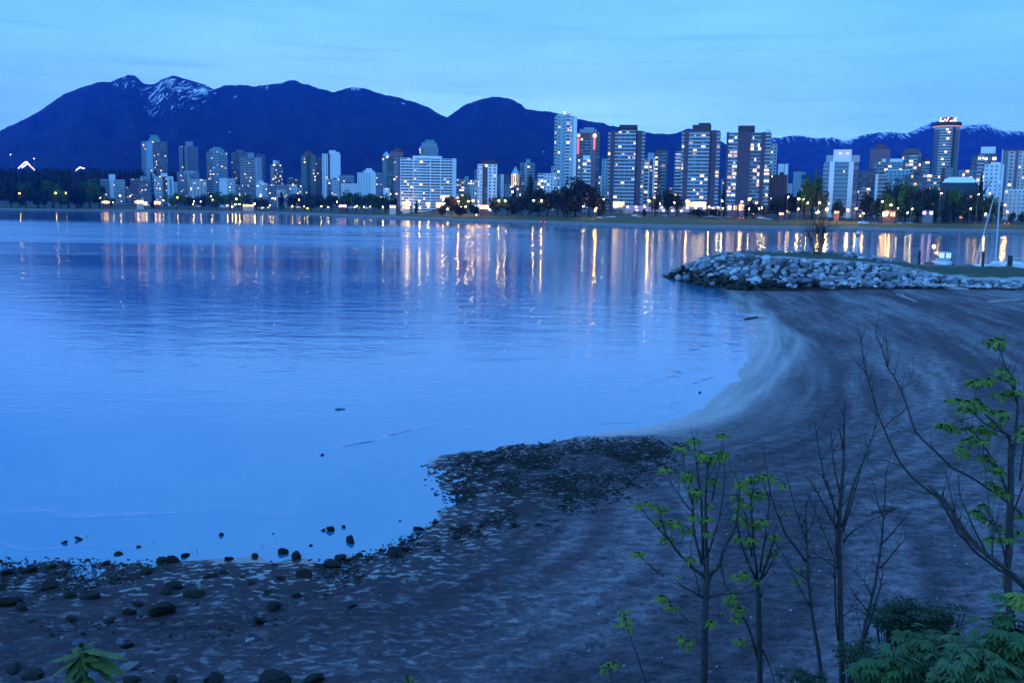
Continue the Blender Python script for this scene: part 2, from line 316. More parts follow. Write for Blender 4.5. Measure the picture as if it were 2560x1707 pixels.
# a breeze-ruffled belt out in the bay
Yt = math_('MULTIPLY_ADD', X, -.12, Y)
Yw = math_('MULTIPLY_ADD', patch.outputs['Fac'], 90, Yt)
stk = noisen(.05, 5, mapn((.06, 1, 1), .03), .3)
Yw = math_('MULTIPLY_ADD', stk.outputs['Fac'], 120, Yw)
belt = math_('MULTIPLY', smooth_(Yw, 215, 420), smooth_(Yw, 760, 560))
belt = math_('MULTIPLY', belt, smooth_(stk.outputs['Fac'], .34, .55, .35, 1))
belt = math_('MULTIPLY', belt, smooth_(X, 70, -60, .15, 1))
ruff = math_('ADD', math_('MULTIPLY', pm, .35), math_('MULTIPLY', belt, 1.7))
strength = math_('MULTIPLY', math_('MULTIPLY', nearcalm, smooth_(Y, 60, 190, 1, 1.15)), math_('MULTIPLY_ADD', ruff, .8, .55))
hsum = math_('ADD', math_('MULTIPLY', wv1.outputs['Fac'], .032), math_('ADD', math_('MULTIPLY', wv2.outputs['Fac'], .07), math_('MULTIPLY', wv3.outputs['Fac'], .006)))
bp = n.nodes.new('ShaderNodeBump'); bp.inputs['Distance'].default_value = 1.0; n.links.new(strength, bp.inputs['Strength']); n.links.new(hsum, bp.inputs['Height']); n.links.new(bp.outputs[0], p.inputs['Normal'])
n.links.new(math_('MULTIPLY_ADD', belt, .16, .06), p.inputs['Roughness'])
WATER_M = M; water_n = n; water_h = hsum; water_b = bp
# ------------------------------------------------------------------ near beach
WL = [(-1500, 1500), (-700, 1440), (-200, 1412), (0, 1404), (150, 1402), (300, 1410), (450, 1404), (600, 1412), (740, 1412), (830, 1408), (930, 1385), (1010, 1350), (1090, 1310), (1130, 1270), (1120, 1225), (1085, 1190), (1078, 1165), (1110, 1140), (1200, 1120), (1340, 1103), (1480, 1085), (1600, 1070), (1680, 1050), (1760, 1015), (1810, 975), (1850, 920), (1872, 870), (1868, 830), (1848, 790), (1828, 760), (1808, 735), (1798, 715)]
WLp = np.array([(at(x, y).x, at(x, y).y) for x, y in WL])
BW = [at(1800, 704, 0), at(1900, 698, 0), at(2100, 694, 0), at(2350, 698, 0), at(2560, 705, 0), at(3000, 715, 0)]
BWp = np.array([(v.x, v.y) for v in BW])
def dseg(P, poly):
    d = np.full(len(P), 1e9); tt = np.zeros(len(P)); acc = 0
    for a, b in zip(poly[:-1], poly[1:]):
        ab = b - a; L = np.hypot(*ab); t = np.clip(((P - a) @ ab) / (L * L), 0, 1); q = a + t[:, None] * ab; dd = np.hypot(*(P - q).T)
        k = dd < d; d = np.where(k, dd, d); tt = np.where(k, acc + t * L, tt); acc += L
    return d, tt
POLY = np.concatenate([WLp, BWp, [[400, BWp[-1][1]], [400, -60], [-80, -60], [-80, WLp[0][1]]]])
def inside(P, poly):
    x, y = P[:, 0], P[:, 1]; c = np.zeros(len(P), bool); q = np.roll(poly, -1, 0)
    for (x1, y1), (x2, y2) in zip(poly, q):
        if y1 == y2: continue
        k = ((y1 > y) != (y2 > y)) & (x < (x2 - x1) * (y - y1) / (y2 - y1) + x1); c ^= k
    return c
PATCH = np.array([[v.x, v.y] for v in (at(x, y, .15) for x, y in [(1078, 1162), (1150, 1135), (1300, 1112), (1500, 1092), (1640, 1090), (1690, 1115), (1660, 1170), (1600, 1215), (1500, 1250), (1400, 1300), (1300, 1330), (1180, 1340), (1130, 1300), (1140, 1240), (1100, 1195)])])
def beachz(x, y, full=False):
    P = np.stack([np.ravel(x), np.ravel(y)], 1); d, t = dseg(P, WLp); db, _ = dseg(P, BWp); ins = inside(P, POLY)
    sd = np.where(ins, d, -d)
    z = np.interp(sd, [-60, -20, -3, 0, 3, 10, 30, 80], [-4, -1.6, -.18, 0, .07, .28, 1.15, 2.0])
    out = (~ins) & (db < d); z = np.where(out, -np.minimum(db * .6, 3), z)
    # bank up to the path where the camera stands
    Yb = P[:, 1] - np.maximum(0, P[:, 0] - 6) * .12
    z = np.maximum(z, np.interp(Yb, [-5, 0, 3.5, 12.6, 15], [7.7, 7.5, 6.75, 1.3, -5]))
    return (z, sd, t) if full else z
def bz1(x, y): return float(beachz(np.array([x]), np.array([y]))[0])
ys = np.concatenate([np.arange(-6, 14, .5), np.geomspace(14, 190, 330)])
us = np.linspace(-.62, .72, 420)
U, YY = np.meshgrid(us, ys); Wd = np.maximum(YY, 14) + 4; XX = U * Wd * 1.15
z, sd, t = beachz(XX, YY, True); wetn_old = None; fx, fy = XX.ravel(), YY.ravel()
dry = np.clip(sd / 6, 0, 1)
z = z + dry * (fbm(fx * 1.1, fy * 1.1, 4, 2) * .10 + fbm(fx * 3.1, fy * 3.1, 2, 8) * .045 * np.clip((fx + 4) / 12, .25, 1)) + np.clip(sd, -1, 1) * 0 + fbm(fx / 3.2, fy / 3.2, 3, 4) * .06 * np.clip((sd + 2) / 3, 0, 1)
z = z + fbm(fx * 5.5, fy * 5.5, 3, 14) * .09 * np.clip((sd - 3) / 6, 0, 1) * np.clip((fx + 6) / 10, .2, 1) * (fy < 60)
shz = np.clip(1.6 - np.abs(sd) / 3, 0, 1); z = z + (fbm(fx / 2.2, fy / 2.2, 3, 51) * .10 + fbm(fx * 1.6, fy * 1.6, 3, 52) * .07) * shz * np.clip((4 - fx) / 6, .04, 1)
lf = np.clip(1 - (fx + 2) / 8, 0, 1) * (fy < 36) * np.clip((sd + .5) / 2, 0, 1); z = z + lf * np.maximum(fbm(fx * .9, fy * .9, 3, 21), -.02) * .30
M = mat('beach_sand', (.1, .1, .1), .8); n = M.node_tree; p = n.nodes['Principled BSDF']
g = n.nodes.new('ShaderNodeNewGeometry')
a = attr_node(n, 'sd'); b = attr_node(n, 'along')
cmb = n.nodes.new('ShaderNodeCombineXYZ'); n.links.new(math_('MULTIPLY', a.outputs['Fac'], 1.0), cmb.inputs[0]); n.links.new(math_('MULTIPLY', b.outputs['Fac'], .10), cmb.inputs[1])
st = noisen(.22, 9, cmb.outputs[0], .5); st2 = noisen(1.1, 6, cmb.outputs[0], .3); big = noisen(.07, 4, mapn((1, 1, 1))); fine = noisen(9, 8, mapn((1, 1, 1))); mid = noisen(3.4, 7, mapn((.6, 1, 1)))
mixv = math_('ADD', math_('ADD', math_('MULTIPLY', st.outputs['Fac'], .45), math_('MULTIPLY', st2.outputs['Fac'], .35)), math_('MULTIPLY', big.outputs['Fac'], .2))
c1 = ramp(mixv, [(.40, (.052, .036, .050)), (.47, (.080, .060, .078)), (.54, (.135, .112, .138)), (.62, (.20, .18, .21))], n)
c2 = ramp(math_('ADD', math_('MULTIPLY', fine.outputs['Fac'], .45), math_('MULTIPLY', mid.outputs['Fac'], .55)), [(.36, (.35, .35, .4)), (.5, (.95, .95, .95)), (.64, (1.75, 1.75, 1.7))], n)
mm = n.nodes.new('ShaderNodeMix'); mm.data_type = 'RGBA'; mm.blend_type = 'MULTIPLY'; mm.inputs[0].default_value = 1
n.links.new(c1.outputs[0], mm.inputs['A']); n.links.new(c2.outputs[0], mm.inputs['B']); n.links.new(mm.outputs['Result'], p.inputs['Base Color'])
wetn = math_('ADD', a.outputs['Fac'], math_('MULTIPLY', math_('SUBTRACT', st.outputs['Fac'], .5), 14))
wetn_old = wetn; n.links.new(smooth_(wetn, .1, 3.6, 2.0, 1.34), p.inputs['IOR']); wet = smooth_(wetn, .3, 4.5, .12, .92); n.links.new(wet, p.inputs['Roughness']); 
bp = n.nodes.new('ShaderNodeBump'); bp.inputs['Distance'].default_value = .09; n.links.new(smooth_(wetn, 1, 9, .10, 1.0), bp.inputs['Strength'])
n.links.new(math_('ADD', mid.outputs['Fac'], math_('MULTIPLY', fine.outputs['Fac'], .4)), bp.inputs['Height']); n.links.new(bp.outputs[0], p.inputs['Normal'])
PB = np.stack([fx, fy], 1); inP = inside(PB, PATCH); dPt, _ = dseg(PB, np.concatenate([PATCH, PATCH[:1]])); grav = np.clip(np.where(inP, dPt, -dPt) / 2.2 + .35, 0, 1)
weed = np.clip((11 - sd) / 5, 0, 1) * np.clip((sd + .2) / .5, 0, 1) * np.clip((4 - fx) / 5, 0, 1) * .8; grav = np.maximum(grav, weed)
ga = attr_node(n, 'grav'); gn = noisen(5.5, 7, mapn((.6, 1, 1))); gm = math_('MULTIPLY', ga.outputs['Fac'], smooth_(gn.outputs['Fac'], .39, .50))
wetn = math_('MULTIPLY_ADD', gm, 14, wetn)
for lk in list(n.links):
    if lk.to_node.type == 'MAP_RANGE' and lk.from_socket == wetn_old: n.links.new(wetn, lk.to_socket)
gx = n.nodes.new('ShaderNodeMix'); gx.data_type = 'RGBA'; n.links.new(gm, gx.inputs[0]); n.links.new(mm.outputs['Result'], gx.inputs['A']); gx.inputs['B'].default_value = (.034, .022, .034, 1); n.links.new(gx.outputs['Result'], p.inputs['Base Color'])
o = mesh_np('beach', np.stack([fx, fy, z], 1), grid_faces(len(ys), len(us)), M, True, attrs={'sd': sd, 'along': t, 'grav': grav}); tag(o, None, None, kind='structure')

# water sheet, carrying the distance to the shore for the last small wavelets running in
M = WATER_M; n = water_n
xw = np.concatenate([[-4000, -400, -90], np.linspace(-42, 42, 300), [90, 400, 4500]]); yw = np.concatenate([[-60, 5], np.linspace(15, 82, 260), [100, 150, 300, 700, 2600]])
XW, YW = np.meshgrid(xw, yw); PW = np.stack([XW.ravel(), YW.ravel()], 1); dW, _ = dseg(PW, WLp); dW = np.where(inside(PW, POLY), -dW, dW)
a = attr_node(n, 'offshore'); g = n.nodes['Geometry']
q1 = noisen(.10, 3, mapn((1, 1, 1))); q2 = noisen(.22, 2, mapn((1, 1, 1)))
du = math_('ADD', a.outputs['Fac'], math_('MULTIPLY', math_('SUBTRACT', q1.outputs['Fac'], .5), 9))
tot = None
for k, (d0, w_, h_) in enumerate([(.9, .10, .018), (2.3, .14, .022), (4.6, .2, .026)]):
    e = math_('MULTIPLY', math_('SUBTRACT', du, d0), 1 / w_); e = math_('MULTIPLY', e, e); e = math_('DIVIDE', h_, math_('ADD', e, 1))
    qm = noisen(.06 + .02 * k, 2, mapn((1, 1, 1 + k))); e = math_('MULTIPLY', e, smooth_(qm.outputs['Fac'], .44, .58)); tot = e if tot is None else math_('ADD', tot, e)
b2 = n.nodes.new('ShaderNodeBump'); b2.inputs['Distance'].default_value = 1; b2.inputs['Strength'].default_value = 1; n.links.new(tot, b2.inputs['Height']); n.links.new(water_b.outputs[0], b2.inputs['Normal'])
n.links.new(b2.outputs[0], n.nodes['Principled BSDF'].inputs['Normal'])
o = mesh_np('water', np.stack([PW[:, 0], PW[:, 1], PW[:, 0] * 0], 1), grid_faces(len(yw), len(xw)), M, attrs={'offshore': dW}); tag(o, None, None, kind='structure')
# ------------------------------------------------------------------ buildings
BL = []   # (px centre, short phrase) landmarks for labels
def gz(x, y): return float(landz(np.array([x]), np.array([y]))[0][0])
rb = random.Random(42)
def bld(label, x0, x1, yt, D, segs, depth=17, fl=3.1, lit=.13, crown=(), body=None, name='apartment_tower', cat='tower block', short=None, par=1.25, zb=None, cell=3.0, litm=LIT, lobby=None, litrows=None, roofm=None, seed=None):
    r_ = random.Random(seed if seed is not None else int(x0 * 7 + yt))
    xm = (x0 + x1) / 2; Ds = float(np.interp((xm - CX) / F * 1.008, UX, SHD)); D = max(D + (250 if xm < 860 else 0), Ds * 1.185 + D * .02); lit = lit * (.62 if xm < 1000 else 1.0 if xm < 1500 else .95)
    c = atD(xm, yt, D); az = math.atan2(c.x, D)
    Wd = (atD(x1, yt, D) - atD(x0, yt, D)).length * math.cos(az)
    z0 = (gz(c.x, D) - 1.0) if zb is None else zb; H = c.z - z0
    root = empty(name, (c.x, D, z0), -az, label, cat)
    if short: BL.append((xm, short))
    nf = max(2, int(round(H / fl))); fh = H / nf; bm_ = body or GREY
    blk('core', root, -Wd / 2 + .35, Wd / 2 - .35, .5, depth - .5, 0, H - .2, bm_)
    blk('roof', root, -Wd / 2, Wd / 2, .15, depth, H - .55, H, roofm or bm_)
    nlit = 0; nw = 0
    for sg in segs:
        a, b, k = sg[0], sg[1], sg[2]; M1 = sg[3] if len(sg) > 3 else bm_; M2 = sg[4] if len(sg) > 4 else GLASS; nc = sg[5] if len(sg) > 5 else None
        xa = -Wd / 2 + a * Wd; xb = -Wd / 2 + b * Wd; ea = .5 if a < .01 else 0; eb = .5 if b > .99 else 0
        if k == 'P': blk('pier', root, xa - .02, xb + .02, -.9, depth * .5, 0, H + (sg[5] if len(sg) > 5 else .3), M1); continue
        if k == 'W':
            blk('wall', root, xa, xb, -.1, depth * .6, 0, H - .1, M1)
            n_ = nc or max(1, int((xb - xa) / 4.5)); w = (xb - xa) / n_
            for f in range(nf):
                for j in range(n_):
                    if nw > 96: continue
                    cx_ = xa + (j + .5) * w; L = r_.random() < lit and nlit < 60
                    blk('lit_window' if L else 'window', root, cx_ - w * .2, cx_ + w * .2, -.16, .2, f * fh + .9, f * fh + 2.3, r_.choice(litm) if L else M2); nw += 1; nlit += L
            continue
        blk('glazing', root, xa, xb, -.05, depth * .7, 0, H - .6, M2)
        n_ = max(1, int(round((xb - xa) / cell))); w = (xb - xa) / n_
        for f in range(nf):
            if k == 'B' and f < 60: blk('balcony', root, xa - ea, xb + eb, -1.0, depth + ea * 2, f * fh + .02, f * fh + par, M1)
            elif k == 'G' and f < 60: blk('floor_slab', root, xa - ea * .3, xb + eb * .3, -.25, depth * .7 + .3, f * fh + .02, f * fh + .5, M1)
            for j in range(n_):
                p_ = lit * (1.7 if litrows and f in litrows else 1)
                if r_.random() < p_ and nlit < 90:
                    wd = w * r_.choice([.45, .8, .92]); o0 = r_.random() * (w - wd)
                    z1 = f * fh + (par if k == 'B' else .5) + .03
                    blk('lit_window', root, xa + j * w + o0, xa + j * w + o0 + wd, -.14, .1, z1, (f + 1) * fh - .25, r_.choice(litm)); nlit += 1
                elif r_.random() < .22:
                    z1 = f * fh + (par if k == 'B' else .5) + .03
                    blk('curtained_window', root, xa + j * w + .1, xa + (j + 1) * w - .1, -.12, .1, z1, (f + 1) * fh - .25, GLASSB)
        if k == 'B':
            for j in range(1, n_ // 2 + 1): 
                xx = xa + j * (xb - xa) / (n_ // 2 + 1); blk('divider', root, xx - .09, xx + .09, -.98, .1, 0, H - .6, M1)
    for cr in crown:
        a, b, yy, M1 = cr[:4]; zt = atD(xm, yy, D).z - z0; z0c = (atD(xm, cr[4], D).z - z0) if len(cr) > 4 else H - .02
        blk('penthouse', root, -Wd / 2 + a * Wd, -Wd / 2 + b * Wd, 1.2 + .1 * len(root.children) % 1, depth - 2, z0c, zt, M1)
    if H > 30 and name == 'apartment_tower':
        q = r_.uniform(-.25, .1) * Wd; zt = max([H] + [c_.location.z + c_.scale.z / 2 for c_ in root.children if c_.name.startswith('penthouse')])
        if zt <= H + .5: blk('roof_plant', root, q, q + Wd * .22, 4, 9, H + .01, H + 2.2, DARK)
        if r_.random() < .6: m_ = MB(); m_.tube([(0, 0, 0), (0, 0, r_.uniform(3, 6.5))], [.14, .06], 4); m_ = m_.build('aerial', METAL, root); m_.location = (q + Wd * .05, 6, zt if abs(q) < Wd * .12 else H)
    if lobby:
        a, b, h = lobby[:3]; xa = -Wd / 2 + a * Wd; xb = -Wd / 2 + b * Wd; zq = lobby[3] if len(lobby) > 3 else 1.2
        n_ = max(2, int((xb - xa) / 3.2)); w = (xb - xa) / n_
        for j in range(n_): blk('lobby_window', root, xa + j * w + .12, xa + (j + 1) * w - .12, -1.3, -.95, zq, zq + h, WL_)
    root['_w'] = Wd; root['_h'] = H; root['_d'] = depth
    return root
LAMPS['f'] = mat('flood_lamp_glow', emit=(1, .85, .7), es=6)
def lamp_on(root, name, fx, fz, r_, key):
    """a lamp fitting fixed to a facade"""
    m_ = MB(); m_.lathe([(r_ * .3, -r_), (r_, -r_ * .5), (r_, r_ * .5), (r_ * .3, r_)], 8)
    o = m_.build(name, LAMPS[key], root); o.location = (-root['_w'] / 2 + fx * root['_w'], -1.8, fz * root['_h']); return o
B, P_, G_, W_ = 'B', 'P', 'G', 'W'
# --- left cluster, far across the bay
bld('low white stepped block beside the dark park, farthest left of the buildings', 250, 312, 449, 1650, [(0, .38, B, BLUEG, GLASSB), (.38, .55, P_, WHITE), (.55, 1, B, WHITE, GLASS)], lit=.05, body=WHITE, crown=[(.36, .62, 436, WHITE)], short='the leftmost white block', depth=14)
bld('tallest blue tower of the left cluster, with a pale vertical strip and a rounded crown', 353, 418, 354, 1800, [(0, .17, B, BLUEG, GLASSB), (.17, .42, W_, mat('pale_blue_panel', (.3, .48, .6), .6), GLASSB, 2), (.42, 1, G_, BLUEG, GLASS)], lit=.06, body=BLUEG, crown=[(.3, .72, 346, TEAL), (.36, .66, 338, TEAL)], short='the tallest left tower')
bld('lilac mid-rise with stacked lit rooms in front of the tallest left tower', 325, 376, 448, 1600, [(0, .45, B, PURP, GLASS), (.45, .7, G_, CREAM, GLASS), (.7, 1, B, BLUEG, GLASS)], lit=.2, body=CREAM, crown=[(.5, .95, 440, BLUEG)], lobby=(.4, .8, 5, 3), short='the lilac mid-rise')
bld('white block with a dark middle slot and lit bands right of the lilac mid-rise', 385, 433, 441, 1600, [(0, .42, B, WHITE, GLASSB), (.42, .68, G_, DARK, GLASS), (.68, .8, P_, WHITE), (.8, .92, P_, BLUEG, GLASS, -5), (.92, 1, P_, WHITE)], lit=.22, body=WHITE, crown=[(.35, .7, 433, WHITE)], short='the slotted white block')
bld('dark slim tower with a pale cap, second tall tower from the left', 447, 495, 366, 1850, [(0, .2, B, BLUEG, GLASSB), (.2, .28, P_, DARK), (.28, .45, G_, BLUEG, GLASSB), (.45, 1, P_, MIDD)], lit=.06, body=MIDD, crown=[(.35, .75, 354, BLUEG)], short='the dark capped tower')
bld('low blue-grey block at the foot of the dark capped tower', 443, 498, 431, 1700, [(0, .45, B, BLUEG, GLASSB), (.45, .55, P_, GREY), (.55, 1, G_, BLUEG, GLASSB)], lit=.07, body=BLUEG, crown=[(.3, .9, 427, GREY)])
bld('small lilac block with lit rooms left of the banded blue tower', 473, 516, 448, 1600, [(0, 1, W_, CREAM, GLASS, 5)], lit=.28, body=CREAM)
bld('pale blue banded tower with a flat stepped crown, third tall tower from the left', 516, 568, 379, 1700, [(0, .28, B, BLUEG, GLASS), (.28, .62, B, mat('pale_blue_panel'), GLASS), (.62, 1, B, BLUEG, GLASSB)], lit=.1, body=BLUEG, crown=[(.15, .85, 373, BLUEG), (.3, .7, 368, TEAL)], short='the banded blue tower')
bld('dark tower half hidden behind the grid-fronted tower', 578, 618, 381, 1950, [(0, .5, G_, MIDD, GLASS), (.5, 1, P_, MIDD)], lit=.03, body=MIDD, crown=[(.3, .8, 375, MIDD)])
bld('low bright white block in front of the banded blue tower', 548, 588, 446, 1580, [(0, .5, P_, WHITE), (.5, 1, B, WHITE, GLASSB)], lit=.1, body=WHITE)
bld('grid-fronted grey tower with white frame lines and a square cap', 600, 654, 394, 1620, [(0, .25, B, GREY, GLASS), (.25, .7, G_, WHITE, GLASS), (.7, .78, P_, GREY), (.78, 1, P_, BLUEG)], lit=.04, body=BLUEG, crown=[(.35, .65, 382, BLUEG)], short='the grid-fronted tower', cell=2.6)
bld('dark slab tucked behind the right edge of the grid-fronted tower', 640, 662, 386, 1900, [(0, 1, G_, MIDD, GLASS)], lit=.03, body=MIDD)
bld('white stepped low block at the foot of the grid-fronted tower', 640, 671, 459, 1560, [(0, .5, W_, WHITE, GLASS, 2), (.5, 1, B, WHITE, GLASSB)], lit=.12, body=WHITE, crown=[(.2, .6, 452, WHITE)])
bld('small dark tower with a white tank-like cap and lit left balconies', 676, 706, 412, 1750, [(0, .3, B, CREAM, GLASS), (.3, 1, G_, MIDD, GLASS)], lit=.22, body=MIDD, crown=[(.22, .5, 401, WHITE), (.55, .6, 402, WHITE), (.68, .73, 402, WHITE)], short='the small dark tower')
bld('low grey block with a white corner under the small dark tower', 668, 722, 462, 1580, [(0, .4, B, BLUEG, GLASS), (.4, 1, B, GREY, GLASS)], lit=.14, body=GREY)
bld('small cream house-like block showing two warm lights', 692, 716, 474, 1540, [(0, 1, W_, CREAM, GLASS, 3)], lit=.35, body=CREAM)
bld('low brown block left of the green glass tower', 718, 754, 448, 1700, [(0, 1, G_, BROWN, GLASS)], lit=.12, body=BROWN, crown=[(.1, .4, 444, GREY)])
bld('dark green glass tower with a peaked brown roof', 752, 789, 388, 1640, [(0, .4, G_, mat('green_slab', (.04, .14, .14), .5), GREENG), (.4, .62, P_, mat('dark_green_panel', (.02, .05, .06), .5)), (.62, 1, G_, mat('green_slab'), GREENG)], lit=.05, body=mat('green_slab'), crown=[(.2, .8, 382, BROWN), (.32, .7, 377, BROWN)], short='the green glass tower', litm=[W4, W2])
bld('narrow brown tower squeezed between the green and the white towers', 789, 807, 393, 1680, [(0, 1, B, PURP, GLASS)], lit=.05, body=BROWN)
bld('white twin-slab tower with a black slot, right of the brown one', 805, 851, 385, 1600, [(0, .32, W_, WHITE, GLASS, 2), (.32, .42, P_, DARK), (.42, 1, W_, WHITE, GLASSB, 6)], lit=.06, body=WHITE, crown=[(.4, .95, 380, WHITE), (.38, .75, 376, WHITE)], short='the white twin slabs')
bld('low mauve block with a lit room at the foot of the white twin slabs', 818, 854, 448, 1540, [(0, .3, G_, BLUEG, GLASS), (.3, 1, B, WHITE, GLASSB)], lit=.2, body=GREY)
bld('long low white block with a row of square windows', 853, 902, 459, 1450, [(0, 1, W_, WHITE, GLASS, 8)], lit=.02, body=WHITE, short='the long low white block')
bld('grey block behind the long low white one', 848, 885, 438, 1650, [(0, 1, B, BLUEG, GLASSB)], lit=.06, body=BLUEG)
bld('white terraced block stepping up to a small roof room', 893, 955, 432, 1400, [(0, .55, W_, WHITE, GLASSB, 5), (.55, .75, W_, WHITE, GLASS, 2), (.75, 1, B, BLUEG, GLASSB)], lit=.1, body=WHITE, crown=[(.25, .7, 427, WHITE), (.35, .6, 421, WHITE)], short='the white terraced block', roofm=WHITE)
o = bld('slender teal glass tower ending in a pointed pale roof', 956, 976, 390, 1300, [(0, .5, G_, TEAL, GLASSB), (.5, 1, G_, TEAL, GREENG)], lit=.06, body=TEAL, short='the teal pointed tower', depth=12)
m_ = MB(); w = o['_w']; m_.add([(-w / 2, 0, 0), (w / 2, 0, 0), (w / 2, 12, 0), (-w / 2, 12, 0), (0, 6, 6.5)], [(3, 2, 1, 0), (0, 1, 4), (1, 2, 4), (2, 3, 4), (3, 0, 4)]); q = m_.build('pointed_roof', mat('pale_blue_panel'), o); q.location = (0, 0, o['_h'] + .02)
bld('dark brown stepped tower touching the left side of the big white slab', 972, 1006, 392, 1250, [(0, .35, G_, BROWN, GLASS), (.35, .8, B, GREY, GLASS), (.8, 1, P_, BROWN)], lit=.14, body=BROWN, crown=[(.1, 1.05, 380, PURP), (.3, .9, 376, BROWN), (.4, .85, 371, BROWN)], short='the dark stepped tower')
# --- big white slab and neighbours
segs = [(0, .012, P_, WHITE), (.012, .225, B, WHITE, GLASS), (.225, .24, P_, WHITE), (.24, .4, B, WHITE, GLASSB), (.4, .53, B, WHITE, GLASS), (.53, .545, P_, WHITE), (.545, .71, B, WHITE, GLASS), (.71, .725, P_, WHITE), (.725, .93, B, WHITE, GLASS), (.93, 1, P_, WHITE)]
o = bld('broad white slab block striped with balconies, the widest building on the shore', 1001, 1141, 396, 960, segs, lit=.085, body=WHITE, crown=[(.22, .74, 390, WHITE)], short='the broad white slab', par=1.45, depth=15, lobby=(.03, .18, 3.4, 7.2), fl=3.0)
for j, (fa, fb, zz) in enumerate([(.46, .53, 7.2), (.72, .86, 15), (.74, .8, 7.5)]): blk('lobby_window', o, (fa - .5) * o['_w'], (fb - .5) * o['_w'], -1.5, -1.1, zz, zz + 3.2, W2)
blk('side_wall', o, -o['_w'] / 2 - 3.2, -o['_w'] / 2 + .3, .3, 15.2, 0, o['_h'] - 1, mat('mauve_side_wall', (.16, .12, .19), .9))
bld('blue tower with a stepped top rising behind the broad white slab', 1048, 1096, 367, 1350, [(0, .2, B, BLUEG, GLASS), (.2, 1, W_, BLUEG, GLASS, 5)], lit=.16, body=BLUEG, crown=[(.12, .92, 357, BLUEG), (.3, .8, 350, TEAL)], fl=3.4)
bld('low jumble of lit flats right of the broad white slab', 1141, 1160, 448, 1150, [(0, 1, B, GREY, GLASS)], lit=.35, body=GREY)
bld('pale blue flats with a small roof room left of the punched white tower', 1158, 1192, 450, 1200, [(0, .5, W_, BLUEG, GLASS, 3), (.5, 1, W_, CREAM, GLASS, 3)], lit=.3, body=BLUEG, crown=[(.1, .4, 441, TEAL)])
bld('thin grey block just behind the left edge of the punched white tower', 1187, 1199, 424, 1250, [(0, 1, B, BLUEG, GLASS)], lit=.1, body=BLUEG)
o = bld('white tower with square punched windows and a dark glazed middle strip under a dark hat', 1194, 1243, 411, 930, [(0, .25, W_, WHITE, GLASS, 2), (.25, .52, G_, mat('charcoal_slab', (.05, .05, .07), .7), GLASS), (.52, 1, W_, WHITE, GLASS, 2)], lit=.1, body=WHITE, crown=[(.1, 1.02, 406, DARK), (.25, .85, 401, DARK)], short='the punched white tower')
bld('slim teal block behind the right side of the punched white tower', 1243, 1260, 437, 1150, [(0, .5, G_, BLUEG, GREENG), (.5, 1, P_, WHITE)], lit=.12, body=BLUEG)
bld('brown block left of the lit pyramid-roofed tower', 1264, 1281, 437, 1120, [(0, 1, G_, BROWN, GLASS)], lit=.06, body=BROWN)
o = bld('small tower outlined by glowing vertical strips under a pyramid roof', 1279, 1298, 434, 1100, [(0, 1, G_, MIDD, GLASS)], lit=.15, body=MIDD, name='office_building', cat='office tower', short='the pyramid-roofed tower', depth=9)
w = o['_w']; 
for k in range(5): blk('light_strip', o, -w / 2 + .2 + k * w / 4.4, -w / 2 + .75 + k * w / 4.4, -.6, -.3, o['_h'] - 13.5, o['_h'] - .3, W4)
m_ = MB(); m_.add([(-w / 2, 0, 0), (w / 2, 0, 0), (w / 2, 9, 0), (-w / 2, 9, 0), (0, 4.5, 8.5)], [(3, 2, 1, 0), (0, 1, 4), (1, 2, 4), (2, 3, 4), (3, 0, 4)]); q = m_.build('pyramid_roof', mat('pale_blue_panel'), o); q.location = (0, 0, o['_h'] + .02)
bld('grey mid-rise with a raised roof box between the pyramid roof and the big trees', 1300, 1337, 408, 1120, [(0, .3, G_, GREY, GLASS), (.3, .5, P_, GREY), (.5, 1, B, BLUEG, GLASS)], lit=.06, body=GREY, crown=[(.4, .7, 398, BLUEG)], short='the grey mid-rise')
bld('low white block with yellow lit windows left of the tallest white tower', 1345, 1392, 434, 960, [(0, .3, B, WHITE, GLASS), (.3, 1, W_, WHITE, GLASS, 4)], lit=.12, body=WHITE, crown=[(.7, 1, 416, BLUEG)], litm=[W4])
o = bld('tallest white tower of the centre with a teal broadside and a ribbed right face', 1388, 1443, 290, 960, [(0, .1, B, CREAM, GLASS), (.1, .52, W_, mat('grey_teal_panel', (.27, .4, .46), .8), GLASSB, 2), (.52, .68, B, WHITE, GLASS), (.68, .78, W_, WHITE, GLASS, 1), (.78, .82, P_, GREY), (.82, 1, W_, WHITE, GLASS, 1)], lit=.09, body=mat('grey_teal_panel'), crown=[(.08, .7, 285, mat('grey_teal_panel'))], short='the tallest white tower', depth=18)
lamp_on(o, 'roof_lamp', .42, 1.03, .9, 'f')
o = bld('tower with two glowing red corner strips and two bright roof lamps', 1443, 1500, 331, 1050, [(0, .14, P_, PURP), (.14, .6, G_, GREY, GLASS), (.6, .7, G_, TEAL, GLASSB), (.7, .84, P_, PURP), (.84, 1, G_, PURP, GLASS)], lit=.025, body=GREY, crown=[(.1, .86, 323, BLUEG), (.3, .74, 319, GREY)], short='the red-lit tower')
lamp_on(o, 'roof_lamp', .07, .955, 1.7, 'f'); lamp_on(o, 'roof_lamp', .77, .955, 1.7, 'f'); w = o['_w']; h = o['_h']
blk('red_light_strip', o, -w * .49, -w * .40, -1.4, -1, h * .72, h * .92, WR); blk('red_light_strip', o, w * .22, w * .31, -1.4, -1, h * .78, h * .92, WR)
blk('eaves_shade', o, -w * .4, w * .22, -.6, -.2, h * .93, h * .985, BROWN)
bld('short white banded block at the foot of the red-lit tower', 1446, 1476, 399, 900, [(0, .2, B, CREAM, GLASS), (.2, .36, P_, MIDD), (.36, 1, B, WHITE, GLASS)], lit=.2, body=WHITE, crown=[(.4, .95, 389, WHITE)], par=1.5)
